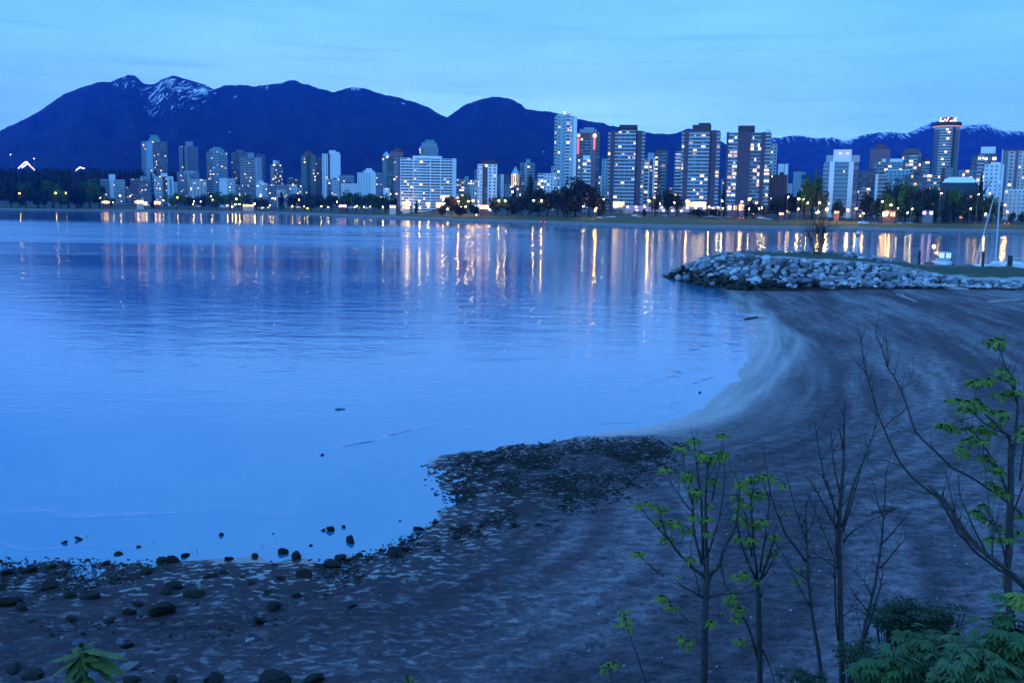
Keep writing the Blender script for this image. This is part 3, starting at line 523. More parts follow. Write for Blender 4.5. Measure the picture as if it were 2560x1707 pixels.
bld('pale plain slab just left of the first dark-ribbed tower', 1505, 1526, 398, 950, [(0, .8, W_, mat('grey_teal_panel'), GLASS, 2), (.8, 1, G_, GREY, GLASS)], lit=.05, body=GREY)
# --- three dark-ribbed towers
DR = mat('dark_ribbed_concrete', (.085, .065, .10), .9, noise=(.5, .1))
PAN = mat('pale_spandrel', (.34, .40, .50), .6, noise=(.3, .2))
o = bld('dark-ribbed apartment tower with a flat dark hat, left of the matching three', 1522, 1612, 328, 790, [(0, .06, B, GREY, GLASS), (.06, .18, P_, DR), (.18, .76, B, PAN, GLASS), (.78, .8, P_, DR), (.81, .93, P_, DR), (.93, 1, B, GREY, GLASS)], lit=.13, body=DR, crown=[(.33, .76, 325, GREY), (.29, .80, 312, DARK, 322)], lobby=(.18, .50, 4.6, 5.0), short='the left dark-ribbed tower', fl=2.85, depth=20)
bld('striped flats with warm rooms right of the left dark-ribbed tower', 1611, 1638, 397, 880, [(0, .4, B, CREAM, GLASS), (.4, .5, P_, WHITE), (.5, .82, B, PURP, GLASS), (.82, 1, P_, WHITE)], lit=.3, body=CREAM, crown=[(.3, .9, 382, mat('grey_teal_panel'))], short='the striped flats')
o = bld('dark tower with a ladder of small white lights up its left edge', 1638, 1669, 378, 930, [(0, .25, G_, MIDD, GLASS), (.25, .55, G_, MIDD, GLASS), (.55, .9, B, BLUEG, GLASS), (.9, 1, P_, MIDD)], lit=.04, body=MIDD, crown=[(.1, .8, 372, DARK)], short='the ladder-lit tower')
w = o['_w']; h = o['_h']
for k in range(13): blk('stair_light', o, -w * .49, -w * .26, -.7, -.4, h * .14 + k * h * .062, h * .14 + k * h * .062 + .9, W2)
bld('narrow tower with five glowing floors left of the middle dark-ribbed tower', 1689, 1703, 379, 900, [(0, 1, B, WHITE, GLASS)], lit=.04, body=BLUEG, litm=[W2], seed=3)
o = BL and None
t_ = [q for q in bpy.data.objects if q.get('label', '').startswith('narrow tower with five')][0]
for k in range(5): blk('lit_window', t_, -t_['_w'] * .42, t_['_w'] * .42, -1.3, -1.05, t_['_h'] - 3.6 - k * 3.05, t_['_h'] - 1.9 - k * 3.05, W5)
blk('lit_sign', t_, -t_['_w'] * .5, t_['_w'] * .45, -1.4, -1.1, t_['_h'] * .27, t_['_h'] * .27 + 1.5, W3)
o = bld('dark-ribbed apartment tower with a wide bright lobby, middle of the matching three', 1706, 1801, 327, 785, [(0, .06, B, GREY, GLASS), (.06, .18, P_, DR), (.18, .73, B, PAN, GLASS), (.74, .76, P_, DR), (.78, .91, P_, DR), (.91, 1, B, GREY, GLASS)], lit=.15, body=DR, crown=[(.26, .76, 312, DARK), (.42, .74, 307, DARK)], lobby=(.16, .70, 4.4, 5.2), short='the middle dark-ribbed tower', fl=2.85, depth=20)
o = bld('dark-ribbed apartment tower with one broad blank centre rib, right of the matching three', 1817, 1928, 332, 780, [(0, .05, P_, DR), (.05, .26, B, PAN, GLASS), (.26, .55, P_, DR, GLASS, 1.2), (.55, .79, G_, PAN, GLASS), (.79, .88, P_, DR), (.88, 1, B, GREY, GLASS)], lit=.3, body=DR, crown=[(.25, .63, 314, DARK, 327)], short='the right dark-ribbed tower', fl=2.85, depth=20)
bld('pale slab rising behind the right dark-ribbed tower', 1926, 1944, 360, 900, [(0, 1, W_, GREY, GLASS, 2)], lit=.1, body=GREY, crown=[(-.7, -.1, 322, WHITE)])
bld('white slab further right of the dark-ribbed towers', 1946, 1971, 411, 1050, [(0, .55, P_, WHITE), (.55, .68, P_, GREY, GLASS, -1), (.68, 1, P_, WHITE)], lit=.1, body=WHITE, short='the small white slab')
bld('brown brick block between the right dark-ribbed tower and the leafy tree', 1920, 1969, 437, 830, [(0, 1, W_, BROWN, GLASS, 7)], lit=.03, body=BROWN, short='the brown brick block')
bld('small pale tower with a step, beyond the leafy tree', 1984, 2004, 430, 1200, [(0, 1, P_, BLUEG)], lit=0, body=BLUEG, crown=[(1, 1.5, 437, BLUEG)])
bld('little white block with a lit foot beside the brown brick block', 1970, 1981, 460, 850, [(0, 1, P_, WHITE)], lit=0, body=WHITE, lobby=(0, 1, 4, 3))
# --- right cluster
o = bld('blue-green tower with two white columns under a broad flat crown', 2060, 2147, 405, 730, [(0, .17, B, BLUEG, GLASSB), (.17, .31, P_, WHITE), (.31, .72, B, mat('pale_teal_spandrel', (.15, .3, .38), .5), GLASSB), (.72, .86, P_, WHITE), (.86, 1, G_, PURP, GLASS)], lit=.07, body=BLUEG, crown=[(.06, 1.02, 388, GREY), (.26, .78, 374, WHITE)], short='the white-columned tower')
for fa in (.42, .62): blk('lit_window', o, (fa - .5) * o['_w'], (fa - .42) * o['_w'], .3, .95, o['_h'] + 6.2, o['_h'] + 7.0, W1)
bld('maroon tower with a stepped pyramid top far behind', 2176, 2226, 373, 1150, [(0, 1, W_, PURP, GLASS, 5)], lit=.02, body=BROWN, crown=[(.15, .85, 367, BROWN), (.28, .72, 361, BROWN)], short='the maroon stepped tower')
bld('low dim flats right of the white-columned tower', 2148, 2192, 428, 820, [(0, 1, B, MIDD, GLASS)], lit=.09, body=MIDD)
bld('pale block with a plain roof box in front of the maroon tower', 2185, 2257, 405, 900, [(0, .5, B, BLUEG, GLASS), (.5, 1, B, BLUEG, GLASSB)], lit=.12, body=BLUEG, crown=[(.55, 1, 397, WHITE), (.27, .42, 397, WHITE)], short='the boxy pale block')
bld('white panelled flats standing lower in front of the boxy pale block', 2189, 2218, 437, 780, [(0, .25, P_, WHITE), (.25, 1, B, GREY, GLASS)], lit=.07, body=WHITE)
bld('grey flats under a white cornice with rooftop lights', 2213, 2274, 426, 820, [(0, 1, W_, mat('grey_teal_panel'), GLASS, 6)], lit=.12, body=GREY, crown=[(0, 1, 424, WHITE)])
o = bld('maroon-hipped tower with a pale central bay', 2256, 2304, 384, 930, [(0, .38, G_, GREY, GLASS), (.38, .82, B, CREAM, GLASS), (.82, 1, G_, PURP, GLASS)], lit=.14, body=PURP, short='the hipped-roof tower')
w = o['_w']; m_ = MB(); m_.add([(-w * .56, -1, 0), (w * .56, -1, 0), (w * .56, 18, 0), (-w * .56, 18, 0), (-w * .25, 6, 5), (w * .25, 6, 5), (w * .25, 10, 5), (-w * .25, 10, 5)], [(3, 2, 1, 0), (0, 1, 5, 4), (1, 2, 6, 5), (2, 3, 7, 6), (3, 0, 4, 7), (4, 5, 6, 7)]); q = m_.build('hipped_roof', BROWN, o); q.location = (0, 0, o['_h'] + .02)
bld('short block with a maroon flat hat next to the hipped-roof tower', 2303, 2324, 404, 930, [(0, 1, B, GREY, GLASS)], lit=.16, body=GREY, crown=[(-.1, 1.1, 397, BROWN)])
bld('dark flats with arched tops right under the hipped-roof tower', 2262, 2330, 437, 800, [(0, .5, G_, DARK, GLASS), (.5, 1, B, MIDD, GLASS)], lit=.16, body=DARK)
# round tower with neon ring
xm, yt, D = 2382, 317, 1100; c = atD(xm, yt, D); z0 = gz(c.x, D) - 1; H = c.z - z0; Rr = 13.2
o = empty('round_tower', (c.x, D + Rr, z0), -math.atan2(c.x, D), 'tall round tower with a dark disc restaurant and glowing red rooftop sign', 'tower'); BL.append((xm, 'the round tower'))
m_ = MB(); m_.lathe([(Rr, 0), (Rr, H)], 28); m_.build('shaft', GREY, o)
nf = int(H / 3.0)
for k in range(min(nf, 60)):
    m_ = MB(); n_ = 10; zz = k * H / nf; v = []; f = []
    for i in range(n_ + 1):
        a_ = R(-90) + R(-34) + i * R(62) / n_
        for rr_ in (Rr - .3, Rr + .5):
            for z_ in (zz, zz + 1.3): v.append((rr_ * math.cos(a_), rr_ * math.sin(a_), z_))
    for i in range(n_): b0 = i * 4; f += [(b0 + 2, b0 + 6, b0 + 7, b0 + 3), (b0 + 3, b0 + 7, b0 + 5, b0 + 1), (b0 + 2, b0, b0 + 4, b0 + 6)]
    m_.add(v, f); m_.build('balcony', CREAM, o)
m_ = MB(); m_.lathe([(Rr + .12, 0), (Rr + .12, H - 3)], 28); q = m_.build('window_band', mat('ribbed_glass', (.12, .14, .18), .4, noise=(.8, .3)), o)
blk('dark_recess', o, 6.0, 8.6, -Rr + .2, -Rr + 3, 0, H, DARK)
for a_, b_ in [(2, .93), (1.2, .86), (-2, .79), (0, .71), (-3, .63), (-1.5, .57), (4.5, .47), (4.7, .4), (0, .96)]: blk('lit_window', o, a_ - 1.2, a_ + 1.2, -Rr - .7, -Rr + .6, H * b_, H * b_ + 1.5, W2)
m_ = MB(); m_.lathe([(Rr, H), (Rr + 1.6, H + .5), (Rr + 1.6, H + 5), (Rr + 1, H + 5.6), (2, H + 5.8)], 30); m_.build('disc_floor', DARK, o)
m_ = MB(); m_.lathe([(Rr + 1.7, H + .2), (Rr + 1.75, H + .3), (Rr + 1.75, H + 1.0), (Rr + 1.7, H + 1.1)], 30); m_.build('ring_light', mat('ring_neon', (.5, .2, .2), .5, emit=(1, .36, .3), es=1.6), o)
m_ = MB(); m_.lathe([(7.5, H + 5.8), (7.5, H + 10), (3, H + 11.5)], 20); m_.build('roof_drum', mat('red_drum', (.4, .06, .08), .6), o)
m_ = MB()
for i in range(14):
    a_ = 2 * math.pi * i / 14; m_.tube([(8 * math.cos(a_), 8 * math.sin(a_), H + 6), (8 * math.cos(a_ + .3), 8 * math.sin(a_ + .3), H + 9 + 2 * math.sin(i * 2.1))], .45, 5)
m_.build('rooftop_sign', mat('red_white_neon', (.5, .2, .2), .5, emit=(1, .42, .42), es=5), o)
bld('low pale blocks at the foot of the round tower', 2354, 2382, 420, 900, [(0, .3, P_, BROWN), (.3, 1, W_, BLUEG, GLASS, 3)], lit=.12, body=BLUEG)
bld('dim low flats right of the foot of the round tower', 2396, 2442, 425, 920, [(0, 1, G_, MIDD, GLASSB)], lit=.14, body=BLUEG)
bld('thin grey slab left of the brightly lit right tower', 2430, 2450, 392, 960, [(0, 1, B, MIDD, GLASS)], lit=.0, body=MIDD)
bld('tower with a column of bright balconies and a white box crown', 2446, 2492, 384, 860, [(0, .35, B, CREAM, GLASS), (.35, 1, G_, PURP, GLASS)], lit=.24, body=MIDD, crown=[(.12, .92, 367, WHITE)], short='the bright-balcony tower')
bld('white block with mauve window panels, behind the sailing mast', 2462, 2511, 411, 800, [(0, 1, W_, WHITE, GLASSB, 4)], lit=.07, body=WHITE, crown=[(.3, .8, 406, WHITE)])
bld('broad lilac tower with a dark roof at the right edge of the view', 2506, 2600, 378, 840, [(0, .16, P_, MIDD), (.16, .36, W_, CREAM, GLASS, 1), (.36, .44, P_, PURP), (.44, .66, W_, CREAM, GLASS, 2), (.66, 1, B, CREAM, GLASS)], lit=.09, body=CREAM, crown=[(-.02, 1.02, 374, BROWN)], short='the right-edge lilac tower')
bld('white curved-top low block with rows of small windows at the right edge', 2511, 2610, 475, 720, [(0, 1, W_, mat('warm_white_wall', (.62, .56, .56), .8), GLASSB, 9)], lit=.05, body=WHITE, crown=[(.02, .98, 473, WHITE)], fl=3.2)
# dark hall with a pale hipped roof among the trees
xm = 2402; c = atD(xm, 457, 740); z0 = gz(c.x, 740) - 1; H = c.z - z0; w = 26
o = empty('hall', (c.x, 740, z0), -math.atan2(c.x, 740), 'dark hall with a pale hipped metal roof standing among trees', 'hall'); BL.append((xm, 'the pale-roofed hall'))
blk('wall', o, -w / 2 + 1, w / 2 - 1, 0, 17, 0, H, mat('dark_blue_wall', (.04, .06, .09), .7))
m_ = MB(); m_.add([(-w / 2, -1, 0), (w / 2, -1, 0), (w / 2, 18, 0), (-w / 2, 18, 0), (-w * .33, 7, 4.4), (w * .27, 7, 4.4), (w * .27, 10, 4.4), (-w * .33, 10, 4.4)], [(3, 2, 1, 0), (0, 1, 5, 4), (1, 2, 6, 5), (2, 3, 7, 6), (3, 0, 4, 7), (4, 5, 6, 7)]); q = m_.build('hipped_roof', ROOFW, o); q.location = (0, 0, H + .02)
for zz in (.35,): blk('lit_window', o, 4, 8.6, -.3, .1, H * .58, H * .58 + 2.6, W3); blk('lit_window', o, 1, 3, -.3, .1, 2.5, 4.5, W3)
# extra distant blocks seen between the named ones
fill = [(316, 330, 468, 1650), (434, 446, 455, 1700), (498, 514, 460, 1750), (588, 602, 462, 1700), (662, 676, 470, 1650), (722, 742, 462, 1600), (742, 756, 470, 1560), (1262, 1276, 462, 1000), (1336, 1348, 452, 1100), (1488, 1504, 440, 1050), (1672, 1688, 470, 1000), (1803, 1816, 448, 1100), (2004, 2016, 448, 1250), (2036, 2058, 470, 950), (2326, 2352, 440, 1000), (2330, 2348, 462, 860), (2440, 2462, 440, 900), (958, 975, 470, 1200), (2148, 2176, 470, 780)]
for i, (a_, b_, y_, d_) in enumerate(fill):
    near = min(BL, key=lambda q: abs(q[0] - (a_ + b_) / 2)); side = 'right' if (a_ + b_) / 2 > near[0] else 'left'
    tone = ['grey', 'pale', 'lilac', 'blue-grey'][i % 4]; M1 = [GREY, WHITE, CREAM, BLUEG][i % 4]
    bld(f'small low {tone} block showing in the gap just {side} of {near[1]}', a_, b_, y_, d_, [(0, 1, [B, W_][i % 2], M1, GLASS)], lit=.25, body=M1, name='low_building', cat='building')
# podium with a row of wall lights under the dark-ribbed towers
c0, c1 = atD(1564, 514, 752), atD(1812, 516, 752); z0 = gz((c0.x + c1.x) / 2, 752) - 1; L = c1.x - c0.x
o = empty('podium', ((c0.x + c1.x) / 2, 752, z0), -math.atan2((c0.x + c1.x) / 2, 752) * .25, 'long low lilac terrace lined with small wall lights below the dark-ribbed towers', 'terrace'); BL.append((1690, 'the lamp-lined terrace'))
hh = c0.z - z0; LIL = mat('lilac_terrace', (.5, .38, .45), .8)
blk('upper_wall', o, -L / 2, L / 2, 4, 30, 0, hh, LIL); blk('lower_wall', o, -L / 2 + 4, L / 2 - 6, 0, 3.98, 0, hh * .55, LIL); blk('dark_opening', o, -L / 2 + 6, L / 2 - 8, -.2, .1, .2, hh * .3, DARK)
for k in range(12):
    q = blk('wall_light', o, -L / 2 + 2 + k * (L - 4) / 11 - .45, -L / 2 + 2 + k * (L - 4) / 11 + .45, 3.3, 3.95, hh * .78, hh * .78 + .9, mat('wall_light_glow', emit=(1, .8, .6), es=9))
for k in range(9):
    blk('wall_light', o, -L / 2 + 9 + k * (L - 22) / 8 - .4, -L / 2 + 9 + k * (L - 22) / 8 + .4, -.6, -.05, hh * .4, hh * .4 + .8, MATS['wall_light_glow'])
blk('awning', o, L * .16, L * .32, -1.5, 3, hh * .56, hh * .62, mat('red_awning', (.6, .12, .16), .7))
# --- low shops and cafes along the promenade
def shop(label, x0, x1, yt, yb, D, litm, wall=BROWN, n=None, glow=(.12, .82)):
    Ds = float(np.interp(((x0 + x1) / 2 - CX) / F * 1.008, UX, SHD)); D = Ds * 1.065 if (x0 < 1000) else max(D, Ds * 1.12)
    a_, b_ = atD(x0, yt, D), atD(x1, yt, D); zb = atD((x0 + x1) / 2, yb, D).z; zg = min(zb, gz(a_.x, D)) - .5; zb = max(zb, zg + .5); Wd = b_.x - a_.x
    o = empty('shop', ((a_.x + b_.x) / 2, D, zg), -math.atan2(a_.x, D), label, 'shop'); H = a_.z - zg; zl = zb - zg
    blk('wall', o, -Wd / 2, Wd / 2, 0, 8, 0, H, wall); blk('roof', o, -Wd / 2 - .5, Wd / 2 + .5, -.8, 8.6, H + .01, H + .4, wall)
    n_ = n or max(1, int(Wd / 3)); w = Wd / n_
    for j in range(n_): blk('shop_window', o, -Wd / 2 + j * w + .2, -Wd / 2 + (j + 1) * w - .2, -.15, .1, zl + (H - zl) * glow[0], zl + (H - zl) * glow[1], litm if isinstance(litm, bpy.types.Material) else litm[j % len(litm)])
    return o
shop('low pavilion with a yellow-green lit front at the left end of the lights', 254, 274, 502, 509, 1500, WL_)
shop('bright white lobby pavilion below the lilac mid-rise', 342, 358, 500, 510, 1500, WS, CREAM)
shop('orange lit cafe below the slotted white block', 386, 400, 502, 512, 1500, WS)
shop('low cafe with a row of small yellow lights under the round trees', 608, 634, 511, 517, 1480, [W4, W1], GREY, 7)
shop('cafe with a violet glowing sign among the trees left of the white slab', 848, 866, 511, 519, 1100, WP)
shop('white lit bus shelter left of the foot of the broad white slab', 974, 990, 513, 521, 950, WS, CREAM)
shop('bright lit storefront at the left foot of the broad white slab', 1006, 1024, 515, 522, 900, WS, CREAM)
shop('red-lit storefront at the right foot of the broad white slab', 1090, 1104, 503, 521, 880, [WS, WR], BROWN)
shop('glowing red and white diner below the punched white tower', 1200, 1222, 511, 524, 860, [WS, WS, W2], BROWN)
shop('white bathhouse with two doors at the back of the beach', 1188, 1212, 530, 540, 800, [W1, WHITE], CREAM, 4)
shop('warm lit entrance below the right dark-ribbed tower, left half', 1820, 1843, 511, 527, 740, [WS, W1, PURP], PURP, 5)
shop('orange glowing entrance below the broad blank rib', 1848, 1861, 508, 528, 735, WS, PURP, 2)
shop('small bright kiosk between the brown brick block and the road', 1948, 1960, 531, 538, 700, WS, BROWN, 2)
shop('orange kiosk left of the white-columned tower', 2086, 2098, 528, 534, 720, WS, BROWN, 2)
shop('amber lit bus shelter among the trees right of the white-columned tower', 2208, 2238, 527, 543, 690, [WS, W1, DARK, W1, WS], BROWN, 5)
shop('violet lit shop front under the trees below the hall', 2308, 2332, 527, 537, 700, [WP, MIDD, WP], MIDD, 3)
# ------------------------------------------------------------------ trees
def leafball(n, seed, kind='round', q=.09):
    """leaf clumps in a unit crown (radius ~1 wide, z 0..1.6): many small tilted quads"""
    g_ = np.random.default_rng(seed); V = []; Fc = []
    if kind == 'round':
        k = 26; cc = g_.normal(size=(k, 3)); cc /= np.linalg.norm(cc, axis=1)[:, None]; cc *= g_.uniform(.3, .8, (k, 1)); cc[:, 2] = cc[:, 2] * .85 + .8; cr = g_.uniform(.22, .42, k)
    elif kind == 'tall':
        k = 22; a = g_.uniform(0, 6.28, k); h = g_.uniform(0, 1, k); r_ = (1 - h * .85) * g_.uniform(.2, .62, k); cc = np.stack([r_ * np.cos(a), r_ * np.sin(a), .1 + h * 1.5], 1); cr = .32 * (1 - h * .65)
    else:
        k = 60; h = np.linspace(0, 1, k); a = g_.uniform(0, 6.28, k); r_ = (1 - h) * .8 * g_.uniform(.4, 1, k); cc = np.stack([r_ * np.cos(a), r_ * np.sin(a), h * 1.9 - .1], 1); cr = .30 * (1 - h) + .06
    for i in range(n):
        j = g_.integers(k); d = g_.normal(size=3); d /= np.linalg.norm(d); p_ = cc[j] + d * cr[j] * g_.uniform(.5, 1) ** .5
        a = g_.normal(size=3); a /= np.linalg.norm(a); b = np.cross(a, d); b /= np.linalg.norm(b) + 1e-9; s = q * g_.uniform(.5, 1.3)
        o_ = len(V); V += [p_ - a * s, p_ - b * s * .7, p_ + a * s, p_ + b * s * .7]; Fc.append((o_, o_ + 1, o_ + 2, o_ + 3))
    return V, Fc
def leafmat(name, c, v=.4):
    M = mat(name, c, .8, spec=.2, noise=(1.2, v)); return M
LG = leafmat('spring_green_foliage', (.05, .12, .03)); LD = leafmat('dark_green_foliage', (.022, .05, .03)); LB = leafmat('bare_brown_twigs', (.032, .036, .026)); LR = leafmat('reddish_foliage', (.055, .04, .025)); LC = leafmat('conifer_needles', (.014, .03, .022))
crowns = {}
def crown_mesh(kind, i, M):
    k = (kind, i, M.name)
    if k not in crowns:
        V, Fc = leafball({'round': 1500, 'tall': 1300, 'conifer': 1100}[kind], 100 + i * 7, kind)
        me = bpy.data.meshes.new('crown_' + kind); me.from_pydata([tuple(v) for v in V], [], Fc); me.materials.append(M); crowns[k] = me
    return crowns[k]
BARK = mat('dark_bark', (.04, .03, .03), .95)
_tr = {}
def trunk_mesh(i):
    if i not in _tr:
        m_ = MB(); rr_ = random.Random(i); m_.tube([(0, 0, 0), (.03, 0, .5), (0, .04, 1.1)], [.07, .05, .03], 7)
        for k in range(5):
            a = k * 1.26 + rr_.random(); m_.tube([(0, 0, .45 + .08 * k), (.3 * math.cos(a), .3 * math.sin(a), .8 + .08 * k), (.5 * math.cos(a), .5 * math.sin(a), 1.2 + .06 * k)], [.03, .02, .008], 5)
        o = m_.build('tmp', BARK); _tr[i] = o.data; bpy.data.objects.remove(o)
    return _tr[i]
KW = {'round': 'round', 'tall': 'tall loose', 'conifer': 'pointed conifer'}
trees = []
def tree(px, yt, w, s, kind, M, i, yb=None):
    """s: metres behind the waterline (scaled as the land is)"""
    u = (px - CX) / F * 1.008; Ds = float(np.interp(u, UX, SHD)); D = Ds + s * Ds / 640
    t = atD(px, yt, D); zg = gz(t.x, D) - .3; H = max(t.z - zg, 3); r_ = w / F * D / 2
    o = empty({'round': 'broadleaf_tree', 'tall': 'broadleaf_tree', 'conifer': 'conifer_tree'}[kind], (t.x, D, zg), random.random() * 6)
    c = bpy.data.objects.new('crown', crown_mesh(kind, i % 4, M)); link(c, o)
    ch = H * (.84 if kind != 'conifer' else .92); c.scale = (r_, r_, ch / (1.6 if kind != 'conifer' else 1.85)); c.location = (0, 0, H - ch)
    k = bpy.data.objects.new('trunk', trunk_mesh(i % 3)); link(k, o); k.scale = (H * .45, H * .45, H * .62)
    trees.append((px, yt, w, kind, M, o)); return o
T = [ # px, ytop, width, s, kind, mat
 (-10, 455, 60, 60, 'round', LD), (24, 450, 62, 45, 'round', LD), (62, 456, 50, 60, 'round', LG), (92, 446, 58, 50, 'tall', LD), (130, 452, 60, 45, 'round', LG), (168, 444, 54, 55, 'tall', LD), (200, 428, 34, 70, 'conifer', LC), (222, 446, 58, 45, 'round', LG), (246, 466, 40, 50, 'round', LD), (190, 462, 50, 40, 'round', LD), (45, 470, 50, 38, 'round', LD), (108, 470, 50, 38, 'round', LD), (150, 474, 44, 36, 'round', LG),
 (276, 494, 28, 60, 'round', LD), (383, 486, 26, 62, 'tall', LD), (440, 481, 42, 55, 'round', LG), (472, 491, 30, 60, 'round', LD), (503, 486, 34, 55, 'round', LD), (540, 479, 46, 52, 'round', LG), (575, 481, 42, 55, 'round', LG), (608, 487, 38, 52, 'round', LG), (640, 493, 22, 60, 'round', LD), (656, 492, 28, 52, 'round', LD), (703, 484, 28, 50, 'tall', LD), (736, 485, 40, 52, 'round', LD), (762, 492, 30, 55, 'round', LD), (778, 484, 34, 52, 'round', LD), (803, 486, 34, 50, 'round', LD), (828, 488, 32, 55, 'round', LD),
 (868, 477, 42, 60, 'round', LG), (892, 480, 34, 66, 'round', LD), (912, 486, 30, 58, 'round', LD), (935, 485, 36, 62, 'round', LG), (962, 489, 40, 60, 'round', LD), (986, 494, 26, 66, 'round', LD),
 (1041, 504, 18, 60, 'tall', LC), (1128, 492, 44, 60, 'round', LR), (1106, 512, 26, 40, 'round', LD), (1165, 480, 38, 95, 'round', LG), (1150, 515, 36, 38, 'round', LR), (1186, 512, 34, 45, 'round', LD), (1145, 508, 24, 60, 'round', LD), (1240, 491, 54, 80, 'round', LB), (1286, 470, 24, 110, 'conifer', LC), (1270, 492, 46, 85, 'round', LD), (1326, 444, 54, 110, 'tall', LB), (1306, 486, 60, 85, 'round', LB), (1352, 466, 44, 105, 'round', LB), (1370, 482, 54, 90, 'round', LB), (1396, 470, 50, 100, 'round', LB), (1440, 441, 78, 100, 'round', LB), (1412, 462, 54, 92, 'round', LB), (1474, 458, 66, 95, 'round', LB), (1500, 450, 13, 115, 'conifer', LC), (1505, 490, 36, 90, 'round', LB), (1420, 492, 80, 80, 'round', LB), (1346, 498, 60, 78, 'round', LD),
 (1640, 478, 34, 118, 'round', LC), (1672, 470, 40, 122, 'round', LC), (1694, 482, 30, 120, 'round', LC), (1811, 452, 19, 128, 'conifer', LC), (1884, 500, 40, 100, 'round', LC), (1868, 512, 26, 90, 'round', LC), (1745, 521, 60, 95, 'round', LC), (1785, 522, 50, 95, 'round', LC), (1612, 518, 14, 95, 'round', LC), (1950, 490, 60, 105, 'round', LC), (1912, 512, 30, 100, 'round', LC), (1980, 484, 48, 110, 'round', LC),
 (2036, 430, 50, 105, 'round', LG), (2020, 446, 46, 95, 'round', LG), (2052, 462, 44, 90, 'round', LD), (2010, 476, 44, 100, 'round', LD), (2096, 500, 44, 100, 'round', LD), (2168, 478, 36, 110, 'round', LB), (2196, 492, 50, 98, 'round', LD), (2225, 484, 40, 92, 'round', LG), (2238, 450, 56, 108, 'round', LD), (2270, 454, 60, 100, 'round', LG), (2300, 470, 52, 95, 'round', LB), (2330, 468, 52, 102, 'round', LD), (2369, 474, 21, 88, 'conifer', LC), (2366, 500, 24, 86, 'tall', LC), (2390, 466, 52, 98, 'round', LG), (2456, 428, 30, 120, 'conifer', LC), (2425, 476, 40, 95, 'round', LD), (2450, 478, 46, 92, 'round', LD), (2482, 484, 44, 96, 'round', LG), (2290, 502, 50, 88, 'round', LD), (2255, 505, 46, 86, 'round', LD), (2500, 505, 30, 92, 'round', LD), (2412, 505, 50, 88, 'round', LD), (2530, 532, 22, 92, 'round', LD), (2555, 530, 26, 92, 'round', LD), (2340, 505, 40, 88, 'round', LD)]
for i, t in enumerate(T): tree(t[0], t[1], t[2] * (1.3 if 430 < t[0] < 1000 else 1), *t[3:], i)
tone = {'spring_green_foliage': 'light green', 'dark_green_foliage': 'dark green', 'bare_brown_twigs': 'brownish budding', 'reddish_foliage': 'reddish', 'conifer_needles': 'blackish'}
ORD = ['leftmost', 'second from left', 'third from left', 'fourth from left', 'fifth from left', 'sixth from left', 'seventh from left', 'eighth from left', 'ninth from left', 'tenth from left', 'eleventh from left', 'twelfth from left', 'thirteenth from left', 'fourteenth from left', 'fifteenth from left', 'sixteenth from left']
def label_by_landmark(items, what, rel='below', extra=None):
    """items: (px, obj, adjective) -> label with nearest landmark, ordinal where several share it"""
    g_ = {}
    for px, o, adj in items:
        lm = ('the dark park left of all buildings' if px < 245 else min(BL, key=lambda q: abs(q[0] - px))[1]); g_.setdefault((lm, adj), []).append((px, o))
    for (lm, adj), L in g_.items():
        L.sort(key=lambda q: q[0]); rr_ = 'in' if lm.startswith('the dark park') else rel; lm = 'the left park' if lm.startswith('the dark park') else lm
        for i, (px, o) in enumerate(L):
            o['label'] = f'{adj} {what} {rr_} {lm}' if len(L) == 1 else f'{adj} {what} {rr_} {lm}, {ORD[i]} of {len(L)}'
label_by_landmark([(px, o, f'{tone[M.name]} {KW[k]}') for px, yt, w, k, M, o in trees], 'tree', 'below')
for px, yt, w, k, M, o in trees: o['category'] = 'tree'; o['group'] = 'trees along the far shore'
# ---- the far wood behind the park, one mass
g_ = np.random.default_rng(5); V = []; Fc = []
for i in range(620):
    px = g_.uniform(-160, 600); D = g_.uniform(1950, 2250) if px > 240 else g_.uniform(1700, 2100)
    yt = np.interp(px, [-160, 0, 100, 180, 230, 330, 420, 600], [416, 420, 424, 424, 420, 424, 430, 452]) + g_.uniform(-3, 14)
    t = atD(px, yt, D); zg = gz(t.x, D) - 1; r_ = g_.uniform(5, 9); h = t.z - zg
    for k in range(80):
        q = g_.uniform(0, 1) ** .8; a = g_.uniform(0, 6.28); rr_ = r_ * (1 - q) ** .7 * g_.uniform(.5, 1); p_ = np.array([t.x + rr_ * math.cos(a), D + rr_ * math.sin(a), zg + h * (.12 + .88 * q)])
        a1 = g_.normal(size=3); a1 /= np.linalg.norm(a1); b1 = np.cross(a1, g_.normal(size=3)); b1 /= np.linalg.norm(b1); s_ = 1.5; o_ = len(V); V += [p_ - a1 * s_, p_ - b1 * s_, p_ + a1 * s_, p_ + b1 * s_]; Fc.append((o_, o_ + 1, o_ + 2, o_ + 3))
o = mesh_np('forest', V, Fc, leafmat('far_wood_foliage', (.02, .034, .022), .3)); tag(o, 'dark continuous wood along the skyline behind the left shore', 'forest', kind='stuff')
